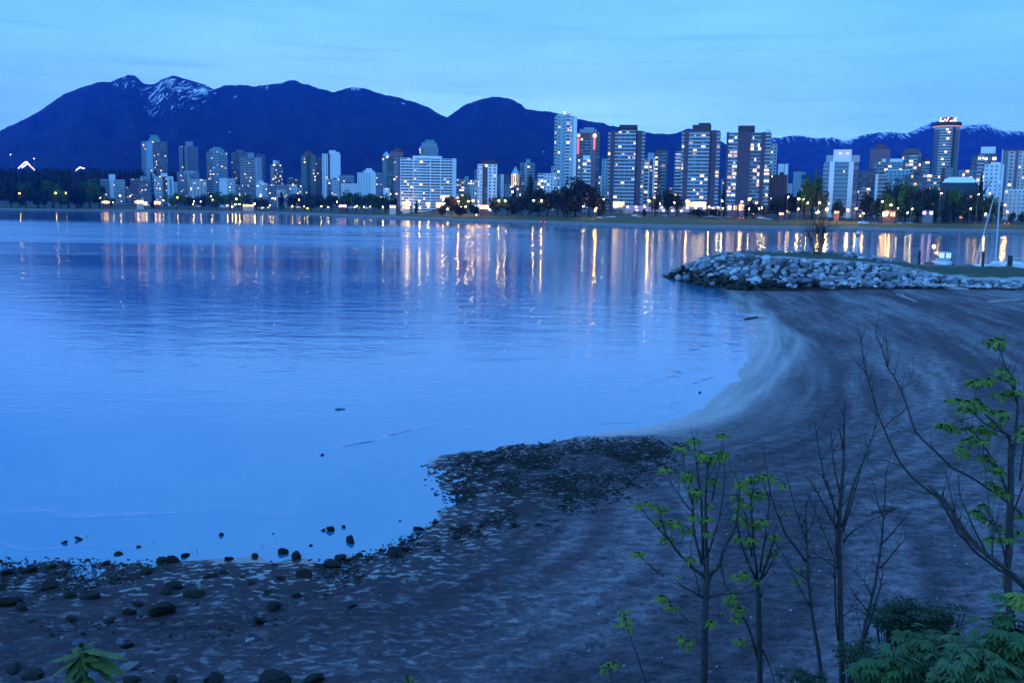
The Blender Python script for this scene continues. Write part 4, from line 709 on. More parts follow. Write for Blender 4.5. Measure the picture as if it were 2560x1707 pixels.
# ---- street and path lamps
lamps = [(50, 484, 'o', 1.3), (140, 483, 'o', 1.2), (165, 483, 'o', .8), (252, 495, 'c', .6), (283, 506, 'c', .8), (301, 490, 'p', 1.3), (326, 491, 'c', .7), (408, 501, 'w', .7), (444, 494, 'o', 1.1), (486, 503, 'c', .9), (502, 504, 'c', .9), (483, 510, 'w', .9), (528, 491, 'w', .9), (532, 500, 'w', .7), (569, 514, 'w', 1.1), (581, 517, 'w', 1), (591, 498, 'w', 1.3), (589, 511, 'p', 1.5), (599, 511, 'p', 1.4), (637, 510, 'p', 1.5), (656, 520, 'c', .7), (651, 490, 'c', .6), (682, 496, 'w', 1.1), (675, 514, 'w', .7), (731, 516, 'w', .7), (748, 500, 'w', .8), (761, 516, 'w', .6), (769, 521, 'w', .7), (803, 516, 'w', 1), (821, 518, 'w', .8), (843, 505, 'c', .8), (887, 518, 'w', .7), (893, 515, 'w', .7), (910, 518, 'w', .8), (957, 518, 'w', .8), (926, 517, 'w', .6), (1018, 503, 'w', 1.0), (1048, 503, 'c', .7), (1050, 520, 'w', .8), (1071, 518, 'w', .7), (1108, 500, 'p', .9), (1126, 499, 'w', .6), (1135, 518, 'w', .6), (1119, 524, 'w', .8), (1146, 504, 'p', 1.0), (1152, 517, 'p', 1.6), (1164, 517, 'w', .6), (1171, 503, 'p', .8), (1183, 502, 'p', 1.1), (1224, 524, 'c', .8), (1197, 515, 'w', .7), (1247, 502, 'w', .9), (1263, 502, 'w', .8), (1334, 502, 'w', .8), (1354, 502, 'p', .9), (1468, 502, 'p', 1.0), (1509, 498, 'p', 1.0), (1458, 516, 'c', .6), (1490, 521, 'o', .9), (1487, 527, 'w', .7), (1622, 502, 'o', 1.2), (1635, 494, 'c', .5), (1650, 510, 'c', .5), (1686, 507, 'c', .5), (1717, 503, 'p', 1.0), (1805, 502, 'c', .7), (1773, 518, 'w', .8), (1795, 518, 'w', .7), (1807, 521, 'c', .7), (1854, 505, 'p', 1.1), (1873, 522, 'c', .6), (1898, 522, 'c', .5), (1905, 520, 'c', .7), (1916, 488, 'p', .8), (1970, 493, 'c', .8), (1996, 498, 'p', 1.3), (2008, 499, 'c', .4), (2019, 507, 'c', .7), (2048, 507, 'p', 1.0), (2046, 530, 'o', .7), (2066, 524, 'p', 1.8), (2072, 509, 'c', .5), (2119, 526, 'p', 1.6), (2140, 522, 'o', .9), (2158, 534, 'p', .9), (2205, 504, 'w', .7), (2227, 513, 'w', 1.1), (2218, 532, 'p', .9), (2245, 520, 'c', .5), (2280, 523, 'c', .7), (2268, 532, 'c', .6), (2353, 484, 'w', .8), (2446, 486, 'w', .7), (2426, 522, 'c', .5), (2463, 535, 'w', .9), (2512, 513, 'p', 1.0), (2517, 530, 'p', .9), (1996, 523, 'w', .6)]
def mesh_of(m_, name, M):
    o = m_.build(name, M); d = o.data; bpy.data.objects.remove(o); return d
post = MB(); post.tube([(0, 0, 0), (0, 0, 1)], [.09, .06], 6); post = mesh_of(post, 'post', METAL)
arm = MB(); arm.tube([(0, 0, 0), (0, -.5, .25), (0, -1.2, .3)], .05, 5); arm = mesh_of(arm, 'arm', METAL)
heads = {}
DIM = {k + 'd': mat(M.name + '_faint', emit=tuple(M.node_tree.nodes['Principled BSDF'].inputs['Emission Color'].default_value)[:3], es=M.node_tree.nodes['Principled BSDF'].inputs['Emission Strength'].default_value * .22) for k, M in LAMPS.items() if k in 'owpc'}
for k, M in list(LAMPS.items()) + list(DIM.items()):
    m_ = MB(); m_.lathe([(.1, -.42), (.38, -.3), (.5, 0), (.38, .3), (.1, .42)], 9); heads[k] = mesh_of(m_, 'lamp_head', M)
items = []
for px, py, k, r_ in lamps:
    u = (px - CX) / F * 1.008; Ds = float(np.interp(u, UX, SHD)); D = Ds + (36 if px < 1000 else 76) * Ds / 640
    if px in (1717, 1622, 1509, 1468, 1854): D = Ds + 100
    p_ = atD(px, py, D); zg = gz(p_.x, D)
    o = empty('street_lamp', (p_.x, D, zg - .2)); H = max(p_.z - zg + .2, 1.2)
    a = bpy.data.objects.new('post', post); link(a, o); a.scale = (1, 1, H); a.location = (0, .9, 0)
    b = bpy.data.objects.new('arm', arm); link(b, o); b.location = (0, .9, H - .25)
    h = bpy.data.objects.new('lamp_head', heads[k + ('d' if px < 950 else '')]); link(h, o); s_ = r_ * .85 * (D / 700) ** .55; h.scale = (s_, s_, s_); h.location = (0, -.3 - s_ * .4, H)
    o['category'] = 'street lamp'; o['group'] = 'lit lamps along the far waterfront'
    items.append((px, o, {'o': 'orange', 'p': 'pinkish', 'w': 'warm yellow', 'c': 'white', 'b': 'bluish', 'r': 'red'}[k] + (' big' if r_ > 1.05 else ' small' if r_ < .75 else '')))
label_by_landmark(items, 'glowing lamp', 'below')
# ---- cars
def car(px, py, D, c, label, front=None, big=1):
    p_ = atD(px, py, D); zg = gz(p_.x, D); o = empty('parked_car', (p_.x, D, zg + .02), 0, label, 'car', 'cars on the far shore road')
    PM = mat('car_paint_' + c, {'white': (.8, .8, .82), 'blue': (.35, .5, .75), 'red': (.45, .04, .04), 'dark': (.04, .04, .05), 'silver': (.5, .5, .55), 'tan': (.4, .3, .25)}[c], .25)
    m_ = MB(); pr = [(-2.25, .35), (-2.2, .85), (-1.2, .95), (1.2, .95), (2.0, .8), (2.25, .6), (2.2, .3)]
    v = [(x * big, y, z * big) for y in (-.9, .9) for x, z in pr]; n_ = len(pr); m_.add(v, [tuple(range(n_)), tuple(range(2 * n_ - 1, n_ - 1, -1))] + [(i, i + n_, (i + 1) % n_ + n_, (i + 1) % n_) for i in range(n_)]); m_.build('body', PM, o)
    m_ = MB(); pr = [(-1.5, .93), (-1.0, 1.42), (.5, 1.45), (1.25, .93)]; v = [(x * big, y, z * big) for y in (-.76, .76) for x, z in pr]; m_.add(v, [(0, 1, 2, 3), (7, 6, 5, 4)] + [(i, i + 4, (i + 1) % 4 + 4, (i + 1) % 4) for i in range(4)]); cb = m_.build('cabin', GLASS, o)
    blk('roof_panel', o, -1.0 * big, .5 * big, -.74, .74, 1.44 * big, 1.52 * big, PM)
    for x in (-1.4, 1.4):
        for y in (-.92, .92):
            m_ = MB(); m_.tube([(x * big, y - .1, .33), (x * big, y + .1, .33)], .33, 10); m_.build('wheel', mat('tyre_rubber', (.02, .02, .02), .9), o)
    if front:
        for x in (-.5, .5): 
            m_ = MB(); m_.lathe([(.05, -.18), (.24, 0), (.05, .18)], 8); q = m_.build('headlight' if front != 'r' else 'tail_light', LAMPS[front], o); q.location = ((x * 2.6) * big, -1.0, .7)
    return o
for a_ in [(1590, 532, 712, 'white', 'bright white van-like car in front of the left dark-ribbed tower', None, 1.35), (1597, 538, 700, 'blue', 'pale car just under the bright white one'), (1663, 542, 700, 'blue', 'pale blue car alone on the grass edge below the terrace'), (1684, 536, 712, 'silver', 'silver car parked below the terrace lights'), (1500, 529, 712, 'white', 'white car parked right of the big trees, left of a row'), (1519, 530, 712, 'silver', 'silver car in the row right of the big trees'), (1532, 531, 712, 'white', 'white car right of the silver one near the road bend'), (1767, 543, 700, 'blue', 'pale blue car, left of two in front of the right dark-ribbed tower'), (1793, 543, 700, 'blue', 'pale blue car, right of two in front of the right dark-ribbed tower'), (1780, 536, 712, 'white', 'white car behind the two pale blue cars'), (1821, 537, 712, 'tan', 'tan car below the warm lit entrance'), (1839, 537, 712, 'red', 'dark red car below the orange entrance'), (1853, 542, 700, 'dark', 'dark car showing red tail lights', 'r'), (1903, 538, 712, 'white', 'long white car on the road under the dark trees', None, 1.3), (1921, 544, 700, 'blue', 'pale car at the road bend below the brown brick block'), (1304, 527, 730, 'white', 'car with glaring white headlights under the big trees', 'c'), (1255, 526, 740, 'dark', 'dark car with red tail lights below the punched tower trees', 'r'), (1358, 527, 725, 'dark', 'dark car with a faint red tail light under the big trees', 'r'), (2160, 540, 690, 'white', 'long white vehicle glowing below the white-columned tower', None, 1.7), (2190, 541, 690, 'silver', 'silver car right of the long glowing vehicle'), (2252, 541, 690, 'silver', 'silver car parked under the park trees, left of two'), (2276, 541, 690, 'silver', 'silver car parked under the park trees, right of two'), (2516, 543, 690, 'dark', 'dark car with red lights below the right-edge white block', 'r')]:
    car(*a_)
# ---- lights strung on the distant bridge, left
def bulb(p_, s_, M, name, parent):
    m_ = MB(); m_.lathe([(.1, -s_), (s_, 0), (.1, s_)], 6); q = m_.build(name, M, parent); q.location = p_; return q
BM = mat('bridge_bulb', emit=(.95, .8, 1), es=9)
def strung(name, pts, label, D=4200):
    c = atD(*pts[0], D); o = empty(name, (c.x, D, gz(c.x, D)), 0, label, 'bridge lights'); m_ = MB()
    for a_ in pts:
        q = atD(*a_, D) - Vector((c.x, D, gz(c.x, D))); bulb(q, 2.6, BM, 'bulb', o)
    for a_, b_ in zip(pts[:-1], pts[1:]): m_.tube([atD(*a_, D + 3) - Vector((c.x, D, gz(c.x, D))), atD(*b_, D + 3) - Vector((c.x, D, gz(c.x, D)))], .7, 4)
    m_.build('cable', METAL, o)
strung('bridge_span', [(47, 420), (51, 416), (55, 413), (59, 409), (63, 406), (68, 406), (72, 411), (76, 416), (81, 420), (86, 425)], 'peaked string of violet-white lights above the dark wood at far left')
strung('bridge_span', [(56, 419), (60, 416), (64, 413), (67, 410)], 'short inner string of lights inside the peaked one at far left')
strung('bridge_span', [(188, 428), (193, 424), (197, 421), (201, 418), (205, 421)], 'small slanting string of lights above the wood, right of the peaked one')
for k, (px, py) in enumerate([(37, 388), (95, 398), (219, 422), (919, 258), (998, 281)]):
    c = atD(px, py, 8700 if px > 900 else 4900); o = empty('hillside_lamp', c - Vector((0, 40, 60 if px < 900 else 6)), 0, ['single tiny white light on the slope above the peaked string', 'faint tiny light on the slope right of the peaked string', 'tiny white light just right of the small slanting string', 'tiny light high on the mountain under its snowy knob', 'tiny light lower on the mountain shoulder'][k], 'lamp')
    m_ = MB(); m_.lathe([(.6, 0), (.3, 60 if px < 900 else 6)], 5); m_.build('mast', METAL, o); bulb((0, 0, 60 if px < 900 else 6), 2.6 if px < 900 else 3.5, BM, 'bulb', o)
c = atD(914, 222, 9000); o = empty('antenna_mast', c, 0, 'thin antenna on the ridge right of the snowy knob', 'mast'); m_ = MB(); m_.tube([(0, 0, -10), (0, 0, 42)], [2, 1], 5); m_.build('pole', METAL, o)
m_ = MB(); m_.tube([(-3, 0, 20), (3, 0, 20)], .8, 4); m_.build('crossbar', METAL, o)
# ------------------------------------------------------------------ breakwater
ST = [(1655, 690, 147, -.5, 148, -.1, 149, -.1, 150), (1672, 690, 142, -.4, 145, .5, 148, .5, 151), (1700, 690, 136, -.3, 141, 1.6, 147, 1.4, 153), (1757, 680, 126, -.2, 136, 3.0, 149, 2.7, 158), (1828, 670, 121, .1, 135, 3.8, 152, 3.6, 162), (1894, 670, 119, .5, 128, 3.9, 155, 3.6, 166), (1992, 670, 118, .8, 124, 3.9, 156, 3.5, 168), (2109, 670, 118, 1.0, 124, 3.45, 158, 3.6, 170), (2227, 670, 117, 1.1, 125, 3.2, 152, 2.6, 164), (2325, 680, 116, 1.3, 123, 2.3, 138, 2.6, 148), (2422, 690, 114, 1.4, 119, 1.8, 142, 2.6, 150), (2560, 690, 112, 1.5, 117, 1.8, 142, 2.4, 150), (3100, 690, 110, 1.7, 117, 1.9, 142, 2.4, 150)]
SP = np.array(ST, float)
def bwp(px, t):
    """t 0 front foot, 1 crest, 2 back of the flat top, 3 back foot"""
    v = [np.interp(px, SP[:, 0], SP[:, k]) for k in range(1, 9)]; Ds = [v[1], v[3], v[5], v[7]]; zs = [v[2], v[4], v[6], -1.2]
    D = float(np.interp(t, [0, 1, 2, 3], Ds)); z = float(np.interp(t, [0, 1, 2, 3], zs)); q = atD(px, v[0], D); return q.x, D, z
pxs = np.concatenate([np.arange(1655, 2600, 6), np.arange(2600, 3100, 40)]); ts = np.concatenate([np.linspace(-.3, 1, 12), np.linspace(1.03, 2, 20), np.linspace(2.1, 3, 6)])
V = []; A = []
for t in ts:
    for q in pxs:
        x, y, z = bwp(q, max(t, 0)); 
        if t < 0: z -= 2.5; y -= .5
        n_ = mn.noise(Vector((x * .5, y * .5, 1))) * .25 + mn.noise(Vector((x * 2, y * 2, 1))) * .07
        V.append((x, y, z + n_ - (.25 if t < 1 else 0))); A.append(max(t, 0) + (1 if False else 0))
M = mat('breakwater_ground', (.1, .1, .1), .9, bump=(2.5, .6, .2)); n = M.node_tree; p = n.nodes['Principled BSDF']; a = attr_node(n, 't'); g = n.nodes.new('ShaderNodeNewGeometry')
nn = noisen(.35, 6, g.outputs['Position']); v_ = math_('MULTIPLY', math_('ADD', a.outputs['Fac'], math_('MULTIPLY', math_('SUBTRACT', nn.outputs['Fac'], .5), .25)), 1 / 3)
rp = ramp(v_, [(0, (.03, .03, .03)), (.325, (.06, .06, .06)), (.335, (.34, .34, .38)), (.405, (.30, .30, .34)), (.415, (.06, .065, .05)), (.45, (.028, .05, .022)), (.62, (.03, .045, .025)), (.68, (.12, .12, .13)), (1, (.03, .03, .03))], n)
n.links.new(rp.outputs[0], p.inputs['Base Color'])
o = mesh_np('breakwater_ground', V, grid_faces(len(ts), len(pxs)), M, True, attrs={'t': A}); tag(o, None, None, kind='structure')
# rocks
STONE = [mat('pale_granite', (.34, .35, .40), .85, noise=(1.5, .5), bump=(6, .5, .08)), mat('grey_granite', (.17, .18, .22), .85, noise=(1.5, .5), bump=(6, .5, .08)), mat('blue_basalt', (.09, .10, .15), .85, noise=(1.5, .5), bump=(6, .5, .08)), mat('wet_dark_rock', (.010, .011, .010), .75, spec=.3, noise=(2.5, .5), bump=(7, .8, .1)), mat('weedy_rock', (.016, .017, .012), .85, spec=.2, noise=(4, .6), bump=(8, .9, .1))]
def rock_v(seed, sub=2, rough=.3, cut=8):
    g_ = random.Random(seed); bm = bmesh.new(); bmesh.ops.create_icosphere(bm, subdivisions=sub, radius=1)
    off = Vector((g_.random() * 50, g_.random() * 50, 0))
    pl = [(Vector((g_.gauss(0, 1), g_.gauss(0, 1), g_.gauss(0, 1))).normalized(), g_.uniform(.45, .8)) for _ in range(cut)]
    for v in bm.verts:
        c = v.co * (1 + rough * mn.noise(v.co * 1.1 + off) + rough * .4 * mn.noise(v.co * 3 + off))
        for n_, d in pl:
            e = c.dot(n_) - d
            if e > 0: c = c - n_ * e * .97
        v.co = c
    bm.verts.ensure_lookup_table(); V = [tuple(v.co) for v in bm.verts]; Fc = [tuple(v.index for v in f.verts) for f in bm.faces]; bm.free(); return V, Fc
RV = [rock_v(i) for i in range(9)]; _rm = {}
def rock_mesh(i, M):
    if (i, M.name) not in _rm:
        me = bpy.data.meshes.new('rock'); me.from_pydata(RV[i][0], [], RV[i][1]); me.materials.append(M); _rm[(i, M.name)] = me
        if i % 4 == 1: me.polygons.foreach_set('use_smooth', [True] * len(me.polygons))
    return _rm[(i, M.name)]
def rock(name, loc, s, M, i, rot=None):
    o = bpy.data.objects.new(name, rock_mesh(i % 9, M)); col.objects.link(o); o.location = loc; o.scale = s; o.rotation_euler = rot or (random.uniform(-.4, .4), random.uniform(-.4, .4), random.uniform(0, 6.28)); return o
def sect(px): return 'near the tip' if px < 1800 else 'along its left half' if px < 2000 else 'along its middle' if px < 2250 else 'along its right end'
cand = []
rows = 10
for j in range(rows):
    t = (j + .5) / rows; x_ = 1662 + random.uniform(0, 15)
    while x_ < 2545:
        if not (x_ < 1700 and t > .75): cand.append((x_ + random.uniform(-6, 6), t + random.uniform(-.05, .05)))
        x_ += random.uniform(13, 23) * (1 if x_ < 2330 else 1.5)
random.shuffle(cand); loose = []
for k, (px, t) in enumerate(cand):
    x, y, z = bwp(px, t); sz = random.choice([random.uniform(.25, .42), random.uniform(.36, .62), random.uniform(.5, .78)]) * (.8 if px > 2330 else 1); zz = z + .05
    wetlim = np.interp(px, [1660, 1760, 1900, 2000, 2200, 2330], [2.6, 1.5, 1.25, 1.35, .9, .5]); tone_ = 3 if (z < wetlim * random.uniform(.7, 1.15) and random.random() < .93) else random.choice([0, 0, 1, 1, 1, 2])
    s_ = (sz * random.uniform(.9, 1.4), sz * random.uniform(.8, 1.1), sz * random.uniform(.6, .9))
    if k < 300:
        o = rock('boulder', (x, y, zz), s_, STONE[tone_], k); w_ = ['pale', 'grey', 'blue-grey', 'dark wet'][tone_]; hgt = 'at the foot' if t < .33 else 'midway up' if t < .66 else 'near the crest'
        tag(o, f'{w_} boulder {hgt} of the breakwater, {sect(px)}', 'boulder', f'{w_} boulders {hgt} of the breakwater {sect(px)}')
    else: loose.append((x, y, zz - .05, s_, tone_, k))
for k in range(170):   # rocks behind the crest around the beacon and along the back edge
    px = random.choice([random.gauss(2165, 40), random.gauss(2165, 40), random.uniform(1740, 2230)]); t = random.uniform(1.5, 2.35) if 2090 < px < 2250 else random.uniform(1.9, 2.4) if px > 1860 else random.uniform(1.1, 2.2)
    x, y, z = bwp(px, t); sz = random.uniform(.3, .6); loose.append((x, y, z + .12, (sz * 1.2, sz, sz * .7), random.choice([0, 1, 1, 2]), k))
for k in range(120):
    px = random.uniform(1668, 2540); t = random.uniform(-.02, .1); x, y, z = bwp(px, max(t, 0)); sz = random.uniform(.15, .35); loose.append((x, y - random.uniform(0, .6), z + .02, (sz * 1.3, sz, sz * .7), 3 if px < 1950 else random.choice([0, 1, 2]), k))
def merged_rocks(name, L, mats_, label, cat):
    V = []; Fc = []; mi = []
    for x, y, z, s_, t_, k in L:
        v, f = RV[k % 9]; a = random.uniform(0, 6.28); ca, sa = math.cos(a), math.sin(a); o_ = len(V)
        V += [(x + (p_[0] * ca - p_[1] * sa) * s_[0], y + (p_[0] * sa + p_[1] * ca) * s_[1], z + p_[2] * s_[2]) for p_ in v]; Fc += [tuple(i + o_ for i in q) for q in f]; mi += [t_] * len(f)
    o = mesh_np(name, V, Fc, None, mats=mats_, fmi=mi); tag(o, label, cat, kind='stuff'); return o
merged_rocks('loose_rocks', loose, STONE, 'smaller loose rocks filling the gaps of the breakwater and its back edge', 'rocks')
# beacon on its tripod
c = atD(2142, 629, 158); zg = 3.45; o = empty('harbour_beacon', (c.x, 158, zg), 0, 'white tripod beacon with a small lantern on the back of the breakwater', 'beacon')
WP2 = mat('white_paint', (.8, .8, .84), .5); H = atD(2142, 577, 158).z - zg
for ax, ay in ((-.75, -.4), (.62, -.4), (.1, .7)):
    m_ = MB(); m_.tube([(ax, ay, -.2), (ax * .22, ay * .22, H * .68)], .11, 6); m_.build('leg', WP2, o)
m_ = MB(); m_.tube([(-.42, -.22, H * .33), (.36, -.22, H * .33), (.06, .4, H * .33), (-.42, -.22, H * .33)], .07, 5); m_.build('brace', WP2, o)
m_ = MB(); m_.lathe([(.42, H * .68), (.42, H * .71)], 12); m_.build('platform', WP2, o)
m_ = MB(); m_.lathe([(.26, H * .71), (.3, H * .74), (.3, H * .86), (.26, H * .87)], 12); m_.build('lantern', mat('red_lens', (.25, .04, .05), .3), o)
m_ = MB(); m_.lathe([(.34, H * .87), (.3, H * .9), (.12, H * .95), (.05, H)], 12); m_.build('lantern_cap', WP2, o)
# ---- boats and piles in the marina
HULL = mat('white_hull_paint', (.6, .66, .72), .35); ALU = mat('mast_aluminium', (.42, .45, .5), .35, metal=.2)
def hull(L, Wd, H, taper=.55):
    m_ = MB(); secs = 9; v = []
    for i in range(secs):
        u = i / (secs - 1); w = Wd / 2 * (math.sin(math.pi * min(u * .5 + .5 * taper * (1 - u) + .02, 1)) ** .8) if u > 0 else .03; w = max(w, .03); sh = H * (1.15 - .25 * u + .12 * u * u)
        v += [(u * L, -w, sh), (u * L, -w * .9, sh * .45), (u * L, -w * .35, -.3), (u * L, w * .35, -.3), (u * L, w * .9, sh * .45), (u * L, w, sh)]
    f = [(i * 6 + k, (i + 1) * 6 + k, (i + 1) * 6 + k + 1, i * 6 + k + 1) for i in range(secs - 1) for k in range(5)] + [(i * 6 + 5, (i + 1) * 6 + 5, (i + 1) * 6, i * 6) for i in range(secs - 1)] + [(0, 1, 2, 3, 4, 5), tuple((secs - 1) * 6 + k for k in (5, 4, 3, 2, 1, 0))]
    m_.add(v, f); return m_
D = 178; bow = atD(2432, 655, D); o = empty('sailing_yacht', (bow.x, D, 0), 0, 'moored yacht with a tall pale mast and furled sail on its forestay', 'sailboat')
hull(10, 3.0, .95).build('hull', HULL, o, True)
m_ = MB(); m_.add([(3.5, -1, 1.2), (9, -1.1, 1.1), (9, 1.1, 1.1), (3.5, 1, 1.2), (4.3, -.8, 1.75), (8.6, -.9, 1.7), (8.6, .9, 1.7), (4.3, .8, 1.75)], [(0, 1, 5, 4), (1, 2, 6, 5), (2, 3, 7, 6), (3, 0, 4, 7), (4, 5, 6, 7)]); m_.build('cabin', HULL, o)
mt = atD(2507, 374, D) - Vector((bow.x, D, 0)); mb_ = atD(2489, 652, D) - Vector((bow.x, D, 0)); mb_.z = 1.1
def lerp(a, b, t): return a + (b - a) * t
m_ = MB(); m_.tube([mb_, mt], [.15, .11], 8); m_.build('mast', ALU, o)
for fz in (.30, .55):
    q = lerp(mb_, mt, fz); m_ = MB(); hw = 1.25 if fz < .4 else 1.15; m_.tube([q - Vector((hw, 0, -.05)), q, q + Vector((hw, 0, .05))], .05, 5); m_.build('spreader', ALU, o)
jt = atD(2494, 461, D) - Vector((bow.x, D, 0)); m_ = MB(); m_.tube([Vector((.5, 0, 1.35)), lerp(Vector((.5, 0, 1.35)), jt, .5), jt], [.13, .11, .05], 7); m_.build('furled_sail', mat('sail_cloth', (.42, .44, .48), .8), o)
m_ = MB(); q = lerp(mb_, mt, .05); m_.tube([q, q + Vector((4.6, 0, .1))], .13, 6); m_.build('boom', ALU, o)
for dx in (8.0, -1.0):
    m_ = MB(); m_.tube([Vector((4.3 + dx, 0, 1.1)), mt], .018, 4); m_.build('stay', METAL, o)
D = 185; c = atD(2366, 658, D); o = empty('motor_boat', (c.x, D, 0), R(80), 'small motor boat with two pale cabin windows, moored left of the tall mast', 'motorboat')
hull(5.5, 2.9, 1.0).build('hull', HULL, o, True)
blk('cabin', o, 1.5, 4, -1.05, 1.05, .9, 1.6, mat('blue_white_gelcoat', (.3, .4, .5), .4)); blk('hardtop', o, 1.2, 4.2, -1.1, 1.1, 2.75, 2.85, HULL)
for y0_ in (-1.05, .15): blk('window', o, 1.25, 1.35, y0_, y0_ + .9, 1.8, 2.7, mat('bright_window_panel', (.8, .85, .9), .3, emit=(.75, .85, 1), es=.35))
for y0_ in (-1.08, 1.02): blk('post', o, 1.3, 1.38, y0_, y0_ + .06, 1.5, 2.8, METAL)
q = bulb((4.2, 1.5, 3.9), .16, LAMPS['p'], 'deck_lamp', o); m_ = MB(); m_.tube([(4.2, 1.5, .8), (4.2, 1.5, 3.85)], .03, 4); m_.build('lamp_post', METAL, o)
D = 190; c = atD(2312, 652, D); o = empty('sailing_dinghy', (c.x, D, 0), 0, 'small sailing boat with a short thin mast, left of the motor boat', 'sailboat')
hull(5.5, 1.8, .7).build('hull', mat('brown_hull_paint', (.12, .07, .07), .5), o, True); t1 = atD(2323, 586, D) - Vector((c.x, D, 0)); m_ = MB(); m_.tube([Vector((t1.x - .2, 0, .5)), t1], [.06, .04], 6); m_.build('mast', ALU, o); m_ = MB(); m_.tube([Vector((t1.x - .2, 0, 1.3)), Vector((t1.x - 2.9, 0, 1.35))], .05, 5); m_.build('boom', mat('brown_spar', (.2, .1, .09), .7), o)
WOOD = mat('tarred_pile_wood', (.035, .03, .03), .9, bump=(5, .6, .05))
for px, yt, yb, w, lb in [(2299, 627, 648, 7, 'short dark mooring pile left of the thin-masted boat'), (2459, 628, 652, 7, 'dark mooring pile between the furled sail and the tall mast'), (2526, 639, 668, 12, 'thick dark mooring pile right of the tall mast')]:
    D = 172; a_ = atD(px, yt, D); r_ = w / F * D / 2; o = empty('mooring_pile', (a_.x, D, -.5), 0, lb, 'pile'); m_ = MB(); m_.tube([(0, 0, -1), (.03, 0, a_.z * .5), (0, 0, a_.z + .5)], [r_, r_, r_ * .92], 9); m_.build('timber', WOOD, o); m_ = MB(); m_.tube([(0, 0, a_.z * .55), (0, 0, a_.z * .55 + .18)], r_ * 1.1, 9); m_.build('rope_ring', mat('old_rope', (.1, .09, .08), .9), o)
D = 176; c0 = atD(2530, 660, D); o = empty('floating_dock', (c0.x - 22, D + 8, 0), 0, 'low floating dock stretching behind the mooring piles', 'dock'); blk('deck', o, -6, 30, 0, 2, .25, .5, mat('grey_planks', (.1, .1, .12), .9, noise=(1, .3)))
for k in range(5): blk('float', o, -5 + k * 7.5, -2 + k * 7.5, .2, 1.8, -.3, .24, METAL)
# ---- driftwood
LOGM = mat('bleached_driftwood', (.30, .28, .29), .85, noise=(3, .3), bump=(4, .6, .05)); LOGD = mat('dark_driftwood', (.05, .045, .05), .9, bump=(4, .6, .05))
def zat(px, py):
    z = .5
    for _ in range(4):
        q = at(px, py, z); z = bz1(q.x, q.y)
    return at(px, py, max(z, 0.0))
def logo(p0, p1, w, M, label, lift=.7):
    a, b = zat(*p0), zat(*p1); r_ = w / F * a.y / 2; c = (a + b) / 2; o = empty('driftwood_log', c, 0, label, 'log'); m_ = MB(); d = b - a
    m_.tube([a - c + Vector((0, 0, r_ * lift)), lerp(a, b, .4) - c + Vector((0, .1 * r_, r_ * lift * 1.1)), b - c + Vector((0, 0, r_ * lift))], [r_, r_ * 1.05, r_ * .7], 8); m_.build('stem', M, o, True)
    m_ = MB(); q = lerp(a, b, .3) - c + Vector((0, 0, r_)); m_.tube([q, q + Vector((r_ * .8, r_ * .3, r_ * 1.6))], [r_ * .4, r_ * .25], 6); m_.build('branch_stub', M, o); return o
logo((2242, 739), (2290, 757), 7, LOGM, 'pale driftwood log lying slanted on the sand below the breakwater')
logo((2472, 758), (2575, 751), 7, LOGM, 'long pale driftwood log on the sand at the right edge')
logo((2180, 1285), (2240, 1272), 10, LOGD, 'short dark driftwood stick lying on the sand between the saplings')
logo((1862, 799), (1895, 793), 4, LOGD, 'thin dark stick on the sand near the top of the waterline')
logo((838, 1024), (863, 1023), 5, LOGD, 'thin dark stick floating alone in the calm bay', .1)
logo((2340, 720), (2420, 727), 8, LOGM, 'pale log against the rocks at the right end of the breakwater')
# ------------------------------------------------------------------ beach stones
BR = [(160, 1351, 22, .35), (200, 1343, 30, .3), (297, 1379, 30, .4), (347, 1364, 16, .5), (403, 1397, 34, .75), (433, 1397, 44, .6), (463, 1385, 26, .6), (554, 1333, 18, .9), (639, 1386, 24, .9), (708, 1376, 30, .9), (742, 1385, 36, .95), (808, 1323, 15, .7), (825, 1321, 24, .85), (860, 1315, 14, .8), (877, 1348, 32, .9), (575, 1391, 26, .4), (683, 1332, 8, .5), (777, 1361, 12, .8), (75, 1420, 42, .6), (128, 1409, 34, .5), (170, 1408, 24, .5), (265, 1405, 28, .6), (15, 1424, 40, .5), (365, 1422, 44, .6), (522, 1438, 40, .7), (122, 1458, 56, .7), (5, 1460, 30, .5), (25, 1495, 66, .6), (55, 1515, 42, .8), (222, 1484, 64, .65), (175, 1484, 40, .6), (440, 1457, 56, .55), (416, 1476, 44, .7), (488, 1480, 56, .65), (342, 1504, 50, .5), (326, 1525, 46, .7), (403, 1516, 84, .75), (502, 1509, 30, .6), (668, 1482, 44, .5), (740, 1488, 30, .7), (686, 1513, 52, .7), (650, 1545, 50, .5), (785, 1534, 44, .4), (880, 1509, 36, .6), (708, 1440, 50, .4), (760, 1432, 60, .45), (630, 1460, 40, .35), (560, 1425, 34, .4), (850, 1390, 50, .5), (832, 1402, 60, .5), (985, 1378, 44, .8), (1018, 1370, 26, .7), (1092, 1370, 28, .5), (900, 1383, 28, .5), (870, 1396, 26, .5), (1046, 1315, 34, .35), (1088, 1302, 20, .6), (1287, 1312, 24, .8), (1140, 1338, 32, .45), (1200, 1312, 18, .6), (1345, 1310, 24, .3), (1750, 980, 9, .9), (806, 1135, 12, .7), (1000, 1300, 8, .7), (290, 1440, 30, .4), (80, 1545, 46, .3), (180, 1541, 40, .35), (270, 1545, 36, .3), (560, 1500, 30, .3), (600, 1440, 26, .3)]
W_OF = lambda px: 'far left' if px < 250 else 'left' if px < 520 else 'left middle' if px < 800 else 'middle'
